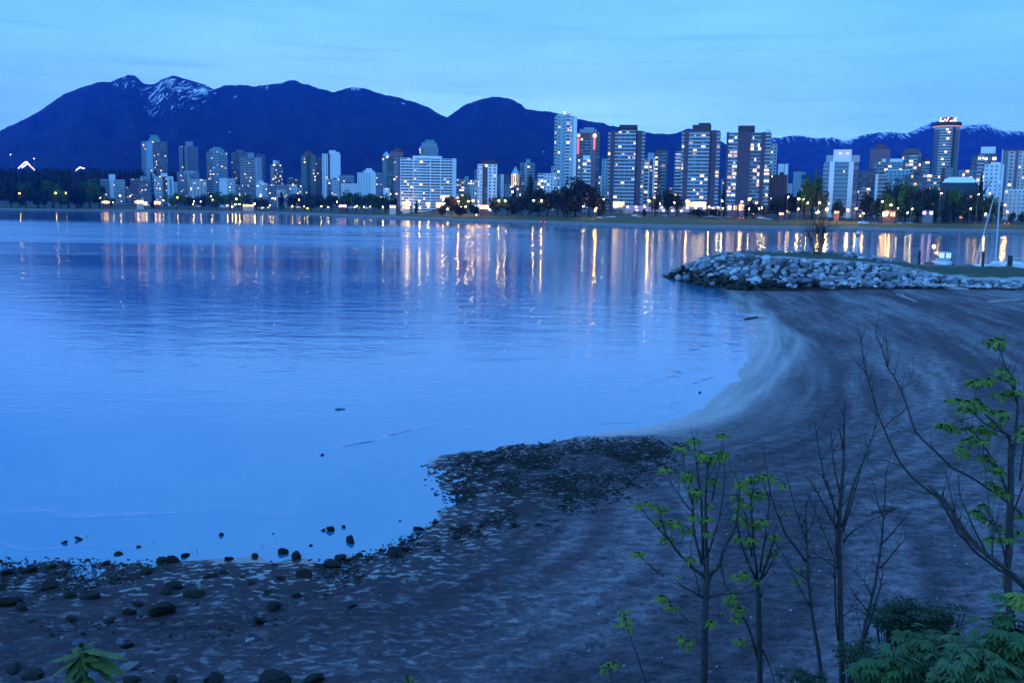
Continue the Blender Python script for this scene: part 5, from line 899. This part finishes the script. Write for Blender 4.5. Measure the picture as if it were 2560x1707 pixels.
for k, (px, py, w, hr) in enumerate(BR):
    q = zat(px, py + w * .2); wm = w / F * q.y * .56; M = STONE[3] if k % 3 else STONE[4]
    o = rock('beach_rock', (q.x, q.y, q.z + wm * hr * .25), (wm, wm * .75, wm * hr * .85), M, k)
    inw = py < np.interp(px, [a for a, b in WL if a < 1100][::1], [b for a, b in WL][:len([a for a, b in WL if a < 1100])]) if px < 1050 else py < 1050
    wq = 'round' if hr > .75 else 'low' if hr < .5 else 'humped'; sz_ = 'large' if w > 45 else 'small' if w < 22 else 'medium'
    tag(o, f'{sz_} {wq} dark rock {"standing in the shallow water" if inw else "on the wet sand"}, {W_OF(px)} of the view', 'rock', f'{sz_} {wq} rocks {"in the shallows" if inw else "on the wet sand"} {W_OF(px)}')
GR = [(330, 1700, 60, 3, .45, 'flattish dark'), (430, 1703, 54, 3, .6, 'dark'), (540, 1690, 56, 3, .4, 'broad low dark'), (680, 1694, 116, 3, .5, 'large dark domed'), (785, 1690, 84, 3, .45, 'large dim'), (790, 1704, 44, 3, .6, 'black'), (320, 1664, 56, 1, .45, 'pale bluish'), (200, 1607, 54, 2, .55, 'mottled'), (626, 1598, 28, 0, .5, 'small pale'), (300, 1600, 30, 2, .5, 'small blue-grey'), (320, 1610, 34, 3, .5, 'small black'), (80, 1680, 64, 3, .4, 'flat brownish'), (30, 1670, 50, 3, .4, 'flat black'), (520, 1700, 24, 3, .9, 'upright black'), (230, 1690, 40, 2, .5, 'half hidden grey')]
for k, (px, py, w, t_, hr, lb) in enumerate(GR):
    q = zat(px, py + w * .15); wm = w / F * q.y * .56; o = rock('beach_stone', (q.x, q.y, q.z + wm * hr * .3), (wm, wm * .8, wm * hr), STONE[t_], k + 4); tag(o, f'{lb} stone on the sand at the lower left, {ORD[k]} in the order listed' if False else f'{lb} stone lying on the sand at the bottom left of the view', 'stone', 'stones at the foot of the bank')
# pebbles
def inpoly(P, poly): return inside(P, poly)
L = []
g_ = np.random.default_rng(9); mn_, mx_ = PATCH.min(0), PATCH.max(0); P = g_.uniform(mn_ - 2, mx_ + 2, (90000, 2)); ok = inside(P, PATCH); dP, _ = dseg(P, np.concatenate([PATCH, PATCH[:1]])); dens = np.where(ok, np.clip(.35 + dP / 3, 0, 1), np.clip(.16 - dP / 5, 0, 1)) * np.clip(.42 + 2.6 * fbm(P[:, 0] / .7, P[:, 1] / 1.4, 3, 3), .22, 1)
P = P[g_.uniform(0, 1, len(P)) < dens][:20000]; zz = beachz(P[:, 0], P[:, 1])
for (x, y), z in zip(P, zz): s_ = g_.uniform(.016, .05) * (1.8 if g_.random() < .04 else 1); L.append((x, y, max(z, 0) + s_ * .1 + .005, (s_ * 1.6, s_, s_ * .6), 3 if g_.random() < .8 else 4 if g_.random() < .8 else 1, int(g_.integers(9))))
RVs = RV; RV = [rock_v(50 + i, 1, .25, 2) for i in range(9)]
merged_rocks('gravel', L, STONE, 'broad patch of small dark wet pebbles and weed along the waterline', 'gravel')
L = []; P = []
while len(P) < 5200:
    px = random.uniform(-60, 1100); base = np.interp(px, [0, 300, 600, 740, 830, 930, 1010, 1100], [1404, 1410, 1412, 1412, 1408, 1385, 1350, 1305]); py = base + abs(random.gauss(0, 1)) * (38 if px > 750 else 75) - random.choice([0, 0, 6, 14])
    if py < 1700: P.append((px, py))
def zats(P):
    z = np.full(len(P), .5); d = np.array([tuple(ray(a, b)) for a, b in P])
    for _ in range(4): t_ = (z - EYE) / d[:, 2]; z = np.maximum(beachz(d[:, 0] * t_, d[:, 1] * t_), 0)
    t_ = (z - EYE) / d[:, 2]; return [Vector((a * t, b * t, c)) for a, b, t, c in zip(d[:, 0], d[:, 1], t_, z)]
for (px, py), q in zip(P, zats(P)):
     s_ = random.uniform(.008, .035) * (2.2 if random.random() < .06 else 1); L.append((q.x, q.y, max(q.z, 0) + s_ * .2, (s_ * 1.5, s_, s_ * .6), random.choice([3, 3, 3, 4, 4, 2]), random.randrange(9)))
for k in range(160):
    px = random.uniform(100, 2500); py = random.uniform(1300, 1690); q = zat(px, py); s_ = random.uniform(.01, .03); L.append((q.x, q.y, q.z + .03, (s_ * 1.3, s_, s_ * .7), random.choice([0, 1, 2]), random.randrange(9)))
merged_rocks('shingle', L, STONE, 'scattered small pebbles and weed bits on the near sand', 'pebbles'); RV = RVs
# ------------------------------------------------------------------ foreground saplings
TW = mat('sapling_bark', (.045, .038, .042), .85, noise=(9, .3), bump=(30, .5, .01)); LF1 = mat('young_leaf_green', (.13, .185, .03), .6, spec=.3, noise=(7, .35)); LF2 = mat('deep_leaf_green', (.03, .075, .024), .6, spec=.3, noise=(7, .35)); LF4 = mat('olive_leaf_green', (.075, .125, .022), .6, spec=.3, noise=(9, .5)); LF3 = mat('dark_shrub_leaf', (.015, .045, .022), .6, spec=.3, noise=(7, .4))
for M in (LF1, LF2): 
    p = M.node_tree.nodes['Principled BSDF']; p.inputs['Subsurface Weight'].default_value = 0
rl = random.Random(77)
def rv(): return Vector((rl.gauss(0, 1), rl.gauss(0, 1), rl.gauss(0, 1))).normalized()
def leaflet(V, Fc, base, d, L, w, droop=.5, lobes=False):
    """one blade: folded along its midrib, bending down along its length"""
    d = d.normalized(); side = d.cross(Vector((0, 0, 1)))
    if side.length < .1: side = Vector((1, 0, 0))
    side.normalize(); side = (side + Vector((0, 0, rl.uniform(-.5, .5)))).normalized(); up = side.cross(d); o_ = len(V)
    prof = [(0, .05), (.18, .45), (.4, .95), (.55, .75), (.7, .85), (.86, .4), (1, .0)] if lobes else [(0, .06), (.25, .55), (.5, 1), (.75, .7), (1, .02)]
    for u, ww in prof:
        c = base + d * (L * u) + Vector((0, 0, -droop * L * u * u)); V.append(c + side * (w * ww * .5) - up * (w * ww * .16)); V.append(c + up * .0); V.append(c - side * (w * ww * .5) - up * (w * ww * .16))
    for i in range(len(prof) - 1):
        a = o_ + i * 3; Fc.append((a, a + 3, a + 4, a + 1)); Fc.append((a + 1, a + 4, a + 5, a + 2))
def cluster(V, Fc, c, s, n=7, droop=.9):
    """a spray of drooping young maple leaves around a shoot tip"""
    for k in range(n):
        a = k * 2.4 + rl.random(); d = Vector((math.cos(a), math.sin(a), rl.uniform(-.1, .6))); b = c + Vector((d.x, d.y, rl.uniform(-.2, .5))) * s * .25
        for j, (da, ll) in enumerate([(0, 1), (.7, .8), (-.7, .8)]):
            dd = Vector((math.cos(a + da), math.sin(a + da), d.z - .25)); leaflet(V, Fc, b, dd, s * ll * rl.uniform(.35, .85), s * rl.uniform(.2, .34), droop * rl.uniform(.3, 1.2))
def sapling(label, D, branches, leaves, leafM=LF1, ls=44, twigs=True, name='sapling', cat='sapling', n=7, wob=.25):
    """branches: (start radius px, end radius px, [(px,py)...]); first is the trunk, carried down to the ground"""
    branches = [(a_ * .8, b_ * .8, c_) for a_, b_, c_ in branches]; tr = branches[0][2]; b0 = tr[0]; x0 = atD(b0[0], b0[1], D); zg = bz1(x0.x, D) - .05
    root = empty(name, (x0.x, D, zg), 0, label, cat); O = Vector((x0.x, D, zg)); tm = MB(); bmm = MB(); V = []; Fc = []
    for i, (r0, r1, pts) in enumerate(branches):
        n_ = len(pts); W3 = []; sgn = rl.choice((-1, 1)) * rl.uniform(.3, 1)
        for k, (a, b) in enumerate(pts):
            off = 0 if i == 0 else sgn * wob * k / max(n_ - 1, 1); W3.append(atD(a, b, D + off) - O)
        if i == 0: W3 = [Vector((W3[0].x, 0, 0))] + W3
        P2 = [];   # smooth a little
        for a, b in zip(W3[:-1], W3[1:]):
            for t in (0, .5): P2.append(lerp(a, b, t) + (Vector((rl.gauss(0, .004), 0, rl.gauss(0, .004))) if t else Vector()))
        P2.append(W3[-1]); R0 = r0 / F * D; R1 = r1 / F * D; rad = [R0 + (R1 - R0) * k / (len(P2) - 1) for k in range(len(P2))]
        (tm if i == 0 else bmm).tube(P2, rad, 7 if r0 > 3 else 5)
        if twigs and n_ > 1:
            for k in range(max(1, int(len(P2) * .9))):
                j = rl.randrange(1, len(P2)); q = P2[j]; dr = (P2[j] - P2[j - 1]).normalized(); a = rl.choice((-1, 1)); d = (dr + Vector((a * rl.uniform(.3, .8), rl.uniform(-.4, .4), .2))).normalized(); ln = rl.uniform(.06, .26) * D / 9
                if i == 0 and j < 3: continue
                (tm if i == 0 else bmm).tube([q, q + d * ln * .5, q + d * ln + Vector((0, 0, ln * .15))], [R1 * .8 + .001, .0022, .0015], 4)
                if leafM and rl.random() < .25: cluster(V, Fc, q + d * ln, ls / F * D * .5, 4)
    for (a, b) in leaves:
        c = atD(a, b, D + rl.uniform(-wob, wob)) - O; s = ls / F * D * rl.uniform(.75, 1.2); cluster(V, Fc, c, s, n)
        # petiole shoot from the nearest branch point
        best = min((Vector(v) for v in bmm.v[::7] or tm.v), key=lambda v: (v - c).length + (2 if v.z > c.z else 0)); (bmm if bmm.v else tm).tube([best, lerp(best, c, .6) + Vector((0, 0, -.01)), c], [.004, .003, .002], 4)
    tm.build('trunk', TW, root, True)
    if bmm.v: bmm.build('branches', TW, root, True)
    if V: mesh_np('foliage', V, Fc, leafM, parent=root)
    return root
sapling('leafy young maple with a pruned stub top, left of the sapling row', 9.0, [
 (13, 9, [(1758, 1720), (1762, 1620), (1764, 1500), (1766, 1430), (1768, 1392)]),
 (6, 2, [(1760, 1440), (1735, 1422), (1700, 1387), (1662, 1332), (1648, 1272)]), (4, 1.5, [(1756, 1492), (1725, 1474), (1698, 1458)]),
 (5, 2, [(1755, 1410), (1738, 1345), (1731, 1290), (1733, 1240)]), (6, 2, [(1768, 1395), (1764, 1285), (1767, 1200), (1769, 1137)]), (5, 2, [(1758, 1400), (1753, 1240), (1742, 1160), (1735, 1098)]),
 (3, 1.2, [(1736, 1285), (1710, 1255), (1681, 1213), (1664, 1172)]), (3, 1.2, [(1733, 1260), (1718, 1200), (1702, 1120)]), (6, 1.6, [(1775, 1438), (1798, 1414), (1808, 1375), (1836, 1322), (1846, 1280), (1850, 1220)]), (4, 1.4, [(1770, 1494), (1803, 1485), (1857, 1483)]),
 (4, 1.4, [(1801, 1410), (1812, 1460), (1828, 1490)]), (3, 1.2, [(1772, 1380), (1800, 1290), (1812, 1200), (1807, 1086)]), (3, 1.2, [(1780, 1250), (1792, 1190), (1806, 1125)]), (3, 1.2, [(1668, 1345), (1626, 1300), (1600, 1265)]), (3, 1.2, [(1750, 1490), (1740, 1440), (1726, 1395)]), (2, 1, [(1660, 1440), (1630, 1420), (1595, 1382)]), (2, 1, [(1720, 1550), (1690, 1520), (1656, 1488)])],
 [(1595, 1262), (1616, 1256), (1640, 1264), (1662, 1270), (1650, 1302), (1680, 1302), (1695, 1308), (1595, 1382), (1665, 1170), (1702, 1117), (1735, 1098), (1769, 1137), (1752, 1132), (1755, 1142), (1772, 1148), (1720, 1182), (1716, 1195), (1807, 1086), (1805, 1130), (1795, 1145), (1736, 1235), (1742, 1225), (1766, 1262), (1730, 1290), (1768, 1330), (1850, 1210), (1848, 1262), (1726, 1395), (1670, 1345), (1720, 1322), (1655, 1490), (1680, 1515), (1718, 1602), (1700, 1590), (1780, 1555), (1835, 1500), (1848, 1345), (1768, 1295), (1782, 1200)], ls=26, n=13)
sapling('leafy forked sapling standing just right of the stub-topped maple', 9.8, [
 (11, 7, [(1900, 1720), (1899, 1600), (1897, 1500), (1896, 1448)]),
 (5, 1.5, [(1890, 1446), (1868, 1400), (1850, 1345), (1842, 1290), (1846, 1200)]), (5, 1.5, [(1893, 1445), (1885, 1380), (1882, 1320), (1878, 1240), (1890, 1190)]), (5, 1.5, [(1903, 1446), (1918, 1400), (1935, 1350), (1946, 1372)]), (4, 1.3, [(1900, 1430), (1912, 1350), (1924, 1250), (1900, 1180)]), (5, 2, [(1893, 1640), (1868, 1560), (1850, 1530), (1835, 1480)]), (3, 1, [(1880, 1390), (1866, 1290), (1840, 1240)]), (3, 1.2, [(1910, 1440), (1935, 1395), (1948, 1370)]), (4, 1.4, [(1898, 1600), (1915, 1640), (1935, 1700)])],
 [(1850, 1208), (1868, 1202), (1880, 1195), (1842, 1240), (1858, 1258), (1872, 1262), (1846, 1290), (1862, 1300), (1850, 1345), (1866, 1350), (1882, 1345), (1890, 1310), (1936, 1340), (1925, 1190), (1908, 1188), (1900, 1230), (1890, 1452), (1845, 1440), (1862, 1432), (1826, 1500), (1850, 1520), (1832, 1482), (1840, 1545), (1905, 1300), (1880, 1230), (1930, 1385), (1850, 1600), (1895, 1235), (1873, 1225)], ls=26, n=13)
sapling('thin leaning shoot with two leaf tufts, left of the young maple', 8.5, [(3.5, 1.6, [(1618, 1720), (1600, 1660), (1582, 1610), (1567, 1560), (1560, 1530)])], [(1560, 1528), (1545, 1560), (1572, 1562), (1563, 1545)], ls=26, twigs=False)
sapling('short leafy shoot at the bottom edge, left of the thin leaning one', 8.0, [(3, 1.5, [(1533, 1720), (1528, 1680), (1524, 1662)])], [(1522, 1662), (1535, 1655), (1512, 1668)], ls=24, twigs=False)
sapling('slim bare sapling bending right, between the leafy pair and the stout bare tree', 9.5, [
 (8, 3, [(2060, 1720), (2045, 1620), (2028, 1520), (2020, 1440), (2017, 1360), (2014, 1264)]),
 (5, 1.5, [(2014, 1402), (1988, 1366), (1962, 1331), (1938, 1270), (1926, 1238), (1908, 1106)]), (3, 1, [(2013, 1340), (1998, 1300), (1983, 1251), (1953, 1138)]), (3, 1, [(2016, 1390), (2045, 1392), (2085, 1402)]), (3, 1, [(2022, 1450), (1980, 1420), (1935, 1350)]), (2.5, 1, [(1928, 1240), (1905, 1235), (1880, 1228)]), (2.5, 1, [(2030, 1520), (2000, 1470), (1975, 1420)]), (2, 1, [(2018, 1330), (2036, 1290), (2040, 1240)])],
 [(2002, 1418), (1990, 1450), (1962, 1215), (1946, 1205), (1958, 1280)], ls=26, n=5)
sapling('stout bare sapling with upswept branches in the middle of the row', 9.0, [
 (11, 3, [(2105, 1720), (2103, 1600), (2100, 1450), (2097, 1360), (2097, 1310), (2103, 1230), (2108, 1175), (2110, 1080), (2112, 1002)]),
 (5, 1.2, [(2092, 1316), (2074, 1290), (2061, 1262), (2046, 1235), (2031, 1207)]), (4, 1.2, [(2096, 1290), (2075, 1235), (2059, 1195), (2045, 1110), (2035, 1050)]), (3.5, 1.2, [(2101, 1236), (2086, 1168), (2079, 1110), (2073, 1062)]), (4.5, 1.2, [(2104, 1316), (2118, 1270), (2130, 1223), (2150, 1170), (2170, 1120), (2182, 1090), (2193, 1054)]), (4, 1.2, [(2106, 1330), (2128, 1260), (2145, 1200), (2160, 1150)]), (3.5, 1, [(2108, 1355), (2128, 1330), (2146, 1318), (2193, 1294)]), (3.5, 1.2, [(2094, 1420), (2089, 1340), (2082, 1240), (2058, 1180)]), (4, 2, [(2096, 1600), (2088, 1500), (2086, 1400), (2090, 1320)]), (2.5, 1, [(2092, 1420), (2050, 1390), (2015, 1375)]), (2.5, 1, [(2082, 1385), (2060, 1330), (2036, 1270), (2010, 1220)]), (2.5, 1, [(2110, 1120), (2100, 1080), (2090, 1072)]), (2.5, 1, [(2106, 1540), (2140, 1520), (2170, 1535)])], [], leafM=None)
sapling('slender bare sapling leaning right with a forked top', 9.3, [
 (7, 2, [(2128, 1720), (2146, 1640), (2164, 1556), (2180, 1490), (2193, 1425), (2202, 1367), (2208, 1300), (2215, 1182)]),
 (3.5, 1, [(2198, 1420), (2230, 1385), (2263, 1346)]), (3, 1, [(2203, 1360), (2235, 1325), (2268, 1283)]), (5, 2, [(2150, 1640), (2178, 1540), (2200, 1470), (2207, 1430)]), (2.5, 1, [(2170, 1530), (2140, 1490), (2115, 1450)]), (2.5, 1, [(2206, 1290), (2190, 1240), (2180, 1200)]), (2.5, 1, [(2180, 1490), (2160, 1450), (2140, 1432)])], [], leafM=None)
sapling('long bare whip reaching high over the beach toward the breakwater', 8.2, [
 (6, 1.6, [(2590, 1500), (2530, 1440), (2499, 1425), (2440, 1380), (2397, 1332), (2351, 1250), (2300, 1210), (2253, 1160), (2220, 1095), (2197, 1041), (2180, 980), (2166, 930), (2155, 870), (2150, 836)]),
 (2.5, 1, [(2197, 1041), (2175, 1020), (2152, 1002)]), (2.5, 1, [(2170, 940), (2160, 925), (2152, 915)]), (2.2, 1, [(2256, 1163), (2215, 1150), (2168, 1148)]), (2.2, 1, [(2330, 1235), (2270, 1222), (2225, 1208)]), (2, 1, [(2210, 1070), (2240, 1040), (2275, 1020)])], [], leafM=None)
sapling('second bare whip curving up over the sand, right of the longest one', 8.6, [
 (5, 1.5, [(2600, 1340), (2550, 1280), (2506, 1245), (2440, 1200), (2379, 1168), (2330, 1120), (2288, 1077), (2270, 1020), (2253, 974), (2235, 940), (2219, 918), (2205, 870), (2189, 831)]),
 (2.2, 1, [(2219, 918), (2217, 890), (2217, 858)]), (2.2, 1, [(2295, 1085), (2262, 1075), (2240, 1052)]), (2, 1, [(2253, 974), (2270, 960), (2285, 930)])], [], leafM=None)
sapling('thick bare double limb sweeping up from the right-hand trunk', 7.8, [
 (10, 5, [(2600, 1520), (2560, 1460), (2500, 1410), (2450, 1372), (2397, 1310), (2365, 1255), (2344, 1236), (2322, 1213)]),
 (6, 2, [(2540, 1440), (2470, 1390), (2420, 1350), (2370, 1280), (2340, 1240)]), (4, 1.2, [(2430, 1350), (2390, 1290), (2375, 1230), (2365, 1180)]), (4, 1.2, [(2470, 1390), (2430, 1310), (2400, 1240), (2392, 1150)]), (3, 1, [(2480, 1392), (2480, 1300), (2466, 1220), (2455, 1130)]), (3, 1, [(2520, 1420), (2500, 1340), (2460, 1270)])], [], leafM=None)
sapling('leafy tree at the right edge with dark green drooping sprays', 8.4, [
 (15, 9, [(2540, 1720), (2528, 1550), (2518, 1420), (2524, 1330), (2526, 1255), (2527, 1180), (2528, 1115)]),
 (5, 1.6, [(2524, 1250), (2500, 1180), (2470, 1130), (2440, 1085), (2415, 1065)]), (5, 1.5, [(2526, 1180), (2540, 1080), (2545, 1000), (2530, 940), (2500, 905)]), (4, 1.3, [(2528, 1100), (2490, 1060), (2440, 1020), (2400, 1000)]), (4, 1.2, [(2528, 1090), (2480, 1070), (2440, 1040), (2378, 1060)]), (4, 1.2, [(2550, 1200), (2562, 1100), (2556, 1000)]), (4, 1.2, [(2545, 1010), (2520, 930), (2492, 858)]), (4, 1.2, [(2516, 1400), (2490, 1310), (2455, 1250)]), (4, 1.2, [(2524, 1300), (2552, 1230), (2575, 1180)]), (3, 1.1, [(2500, 1180), (2480, 1160), (2470, 1150)]), (3, 1, [(2458, 1100), (2430, 1110), (2404, 1130)])],
 [(2480, 852), (2492, 846), (2505, 856), (2498, 868), (2500, 925), (2515, 935), (2490, 942), (2528, 948), (2470, 948), (2440, 950), (2456, 958), (2430, 955), (2520, 975), (2545, 978), (2500, 985), (2535, 985), (2420, 1003), (2438, 998), (2450, 1010), (2425, 1022), (2395, 1000), (2380, 1000), (2408, 1018), (2460, 1020), (2355, 1062), (2372, 1060), (2385, 1072), (2430, 1068), (2452, 1066), (2470, 1078), (2440, 1095), (2460, 1102), (2420, 1100), (2408, 1130), (2402, 1118), (2500, 1030), (2515, 1045), (2490, 1058), (2556, 1065), (2560, 1085), (2478, 1150), (2462, 1140), (2490, 1165), (2500, 1180), (2476, 1172), (2495, 1218), (2482, 1208), (2508, 1230), (2440, 1278), (2455, 1290), (2470, 1300), (2485, 1310), (2500, 1320), (2460, 1262), (2550, 1290), (2545, 1330), (2480, 1345), (2520, 1345)], leafM=LF4, ls=29, name='maple_tree', cat='tree', n=12)
# bare shrub standing on the breakwater
D = 150; c = atD(2042, 640, D); zg = bwp(2042, 1.8)[2] - .1; o = empty('bare_shrub', (c.x, D, zg), 0, 'dark twiggy shrub on the breakwater left of the beacon, overlapping the far lawn', 'shrub'); m_ = MB(); V = []; Fc = []
def twig(p_, d, L, r_, dep):
    q = p_ + d * L * .5 + rv() * L * .05; e = p_ + d * L; m_.tube([p_, q, e], [r_, r_ * .8, r_ * .6], 4)
    if dep == 0: return
    for k in range(3 if dep > 1 else 4): twig(lerp(p_, e, rl.uniform(.45, 1)), (d + rv() * .55 + Vector((0, 0, .12))).normalized(), L * rl.uniform(.5, .8), r_ * .62, dep - 1)
for k in range(15):
    a = rl.uniform(0, 6.28); twig(Vector((rl.uniform(-.5, .5), rl.uniform(-.4, .4), 0)), Vector((math.cos(a) * .38, math.sin(a) * .38, 1)).normalized(), rl.uniform(2.0, 3.4), .05, 3)
m_.build('branches', mat('shrub_bark', (.02, .018, .016), .9), o)
# ---- shrubs on the bank, lower right
def shrub(label, px, py, D, rx, rz, n, M, L, kind='palm', ry=None, droop=.55):
    c = atD(px, py, D); zg = bz1(c.x, D); o = empty('shrub', (c.x, D, zg - .02), 0, label, 'shrub'); V = []; Fc = []; m_ = MB(); RX = rx / F * D; RZ = rz / F * D; RY = ry or RX * .8; C = c - Vector((c.x, D, zg - .02))
    for k in range(n):
        d = rv(); d.z = abs(d.z) if rl.random() < .8 else d.z; lob = 1 + .9 * mn.noise(d * 2.1 + Vector((px, 0, 0))) + (.35 if rl.random() < .12 else 0); q = C + Vector((d.x * RX, d.y * RY, d.z * RZ)) * lob * rl.uniform(.15, 1) ** .5; out = (Vector((d.x, d.y, .25)) + rv() * .9).normalized()
        if kind == 'palm':
            for j in range(6):
                a = (j - 2.5) * .55; dd = Vector((out.x * math.cos(a) - out.y * math.sin(a), out.x * math.sin(a) + out.y * math.cos(a), .1)); leaflet(V, Fc, q, dd, L * rl.uniform(.75, 1.1) * (1 - .06 * abs(j - 2.5)), L * .34, droop)
        else: cluster(V, Fc, q, L, 5, .4)
        if k % 4 == 0: m_.tube([Vector((C.x + rl.uniform(-.3, .3) * RX, rl.uniform(-.1, .1), 0)), lerp(Vector((C.x, 0, 0)), q, .6) + Vector((0, 0, .05)), q], [.009, .007, .004], 4)
    m_.build('stems', TW, o); mesh_np('foliage', V, Fc, M, parent=o); return o
shrub('dark small-leaved bush behind the bright shrubs, lower right', 2290, 1560, 9.5, 105, 56, 620, LF3, .065, 'fine')
shrub('lower dark bush between the sapling feet and the bright shrubs', 2175, 1650, 8.6, 75, 40, 300, LF3, .055, 'fine')
shrub('bright fan-leaved shrub at the bottom, leftmost of the green ones', 2215, 1690, 6.4, 62, 62, 150, LF2, .095)
shrub('broad fan-leaved shrub with drooping leaflets in the bottom middle right', 2340, 1650, 6.8, 95, 70, 280, LF2, .095)
shrub('fan-leaved shrub with yellowish sprays between its two broad neighbours', 2430, 1700, 6.0, 100, 90, 290, mat('fresh_leaf_green', (.04, .09, .03), .6, noise=(6, .35)), .09)
shrub('tall fan-leaved shrub filling the bottom right corner', 2540, 1640, 6.2, 90, 95, 330, LF2, .095)
shrub('single low bright leaf tuft at the right edge above the corner shrub', 2562, 1500, 6.6, 30, 24, 12, LF1, .12)
shrub('small leafy sprout at the feet of the saplings', 2010, 1700, 8.2, 60, 26, 90, LF3, .05, 'fine')
# big maple leaves close to the lens, bottom left and bottom centre
def leaves_on_stem(label, D, stem, Ls, M):
    x0 = atD(*stem[0], D); zg = bz1(x0.x, D); O = Vector((x0.x, D, zg)); o = empty('maple_shoot', O, 0, label, 'plant'); m_ = MB(); P2 = [Vector((0, 0, 0))] + [atD(a, b, D) - O for a, b in stem]; m_.tube(P2, [.012, .01] + [.006] * (len(P2) - 2), 6); m_.build('stem', TW, o, True)
    for (a, b), (a2, b2), w in Ls:
        V = []; Fc = []; p0 = atD(a, b, D) - O; p1 = atD(a2, b2, D - .1) - O; d = p1 - p0; L = d.length
        s = d.cross(Vector((0, 1, 0))); s.normalize()
        for k, (ang, ll) in enumerate([(0, 1), (.55, .82), (-.55, .82), (1.15, .5), (-1.15, .5)]):
            dd = (d.normalized() * math.cos(ang) + Vector((s.x, -.8, s.z)).normalized() * math.sin(ang)); leaflet(V, Fc, p0, dd, L * ll * rl.uniform(.85, 1.1), w / F * D * rl.uniform(.7, 1), rl.uniform(.2, .5), True)
        mesh_np('leaf', V, Fc, M, parent=o)
    return o
LFN = mat('near_leaf_green', (.06, .095, .02), .65, noise=(20, .4))
leaves_on_stem('maple shoot with broad drooping yellow-green leaves, bottom left corner', 6.6, [(214, 1740), (212, 1690), (208, 1640), (204, 1612)], [((206, 1628), (318, 1606), 52), ((206, 1634), (296, 1652), 50), ((204, 1636), (116, 1680), 54), ((208, 1640), (214, 1690), 26), ((212, 1690), (150, 1716), 30), ((212, 1690), (235, 1712), 26), ((204, 1618), (240, 1590), 22)], LFN)
leaves_on_stem('small bright leaf tips poking in at the bottom edge, centre left', 6.0, [(1020, 1745), (1022, 1712)], [((1022, 1708), (1065, 1690), 22), ((1022, 1708), (985, 1684), 22), ((1022, 1710), (1030, 1680), 18)], LFN)
# ------------------------------------------------------------------ air
Vb = [(x, y, z) for x in (-9500, 12500) for y in (-120, 13900) for z in (-8, 1750)]
M = bpy.data.materials.new('hazy_air'); M.use_nodes = True; n = M.node_tree; n.nodes.remove(n.nodes['Principled BSDF'])
pv = n.nodes.new('ShaderNodeVolumePrincipled'); pv.inputs['Color'].default_value = (.02, .15, .97, 1); pv.inputs['Density'].default_value = 5.0e-5; pv.inputs['Anisotropy'].default_value = .1
n.links.new(pv.outputs[0], n.nodes['Material Output'].inputs['Volume'])
o = mesh_np('haze', Vb, [(0, 1, 3, 2), (4, 6, 7, 5), (0, 4, 5, 1), (2, 3, 7, 6), (0, 2, 6, 4), (1, 5, 7, 3)], M); tag(o, None, None, kind='stuff')
# ------------------------------------------------------------------ render settings
sc.view_settings.view_transform = 'Standard'; sc.view_settings.look = 'None'; sc.view_settings.exposure = 0; sc.view_settings.gamma = 1
sc.cycles.use_denoising = True
try: sc.cycles.denoiser = 'OPENIMAGEDENOISE'; sc.cycles.denoising_input_passes = 'RGB_ALBEDO_NORMAL'
except Exception: pass
sc.cycles.max_bounces = 5; sc.cycles.diffuse_bounces = 2; sc.cycles.glossy_bounces = 3; sc.cycles.volume_bounces = 0; sc.cycles.transparent_max_bounces = 4
sc.cycles.sample_clamp_indirect = 6; sc.cycles.use_light_tree = True; sc.cycles.caustics_reflective = True
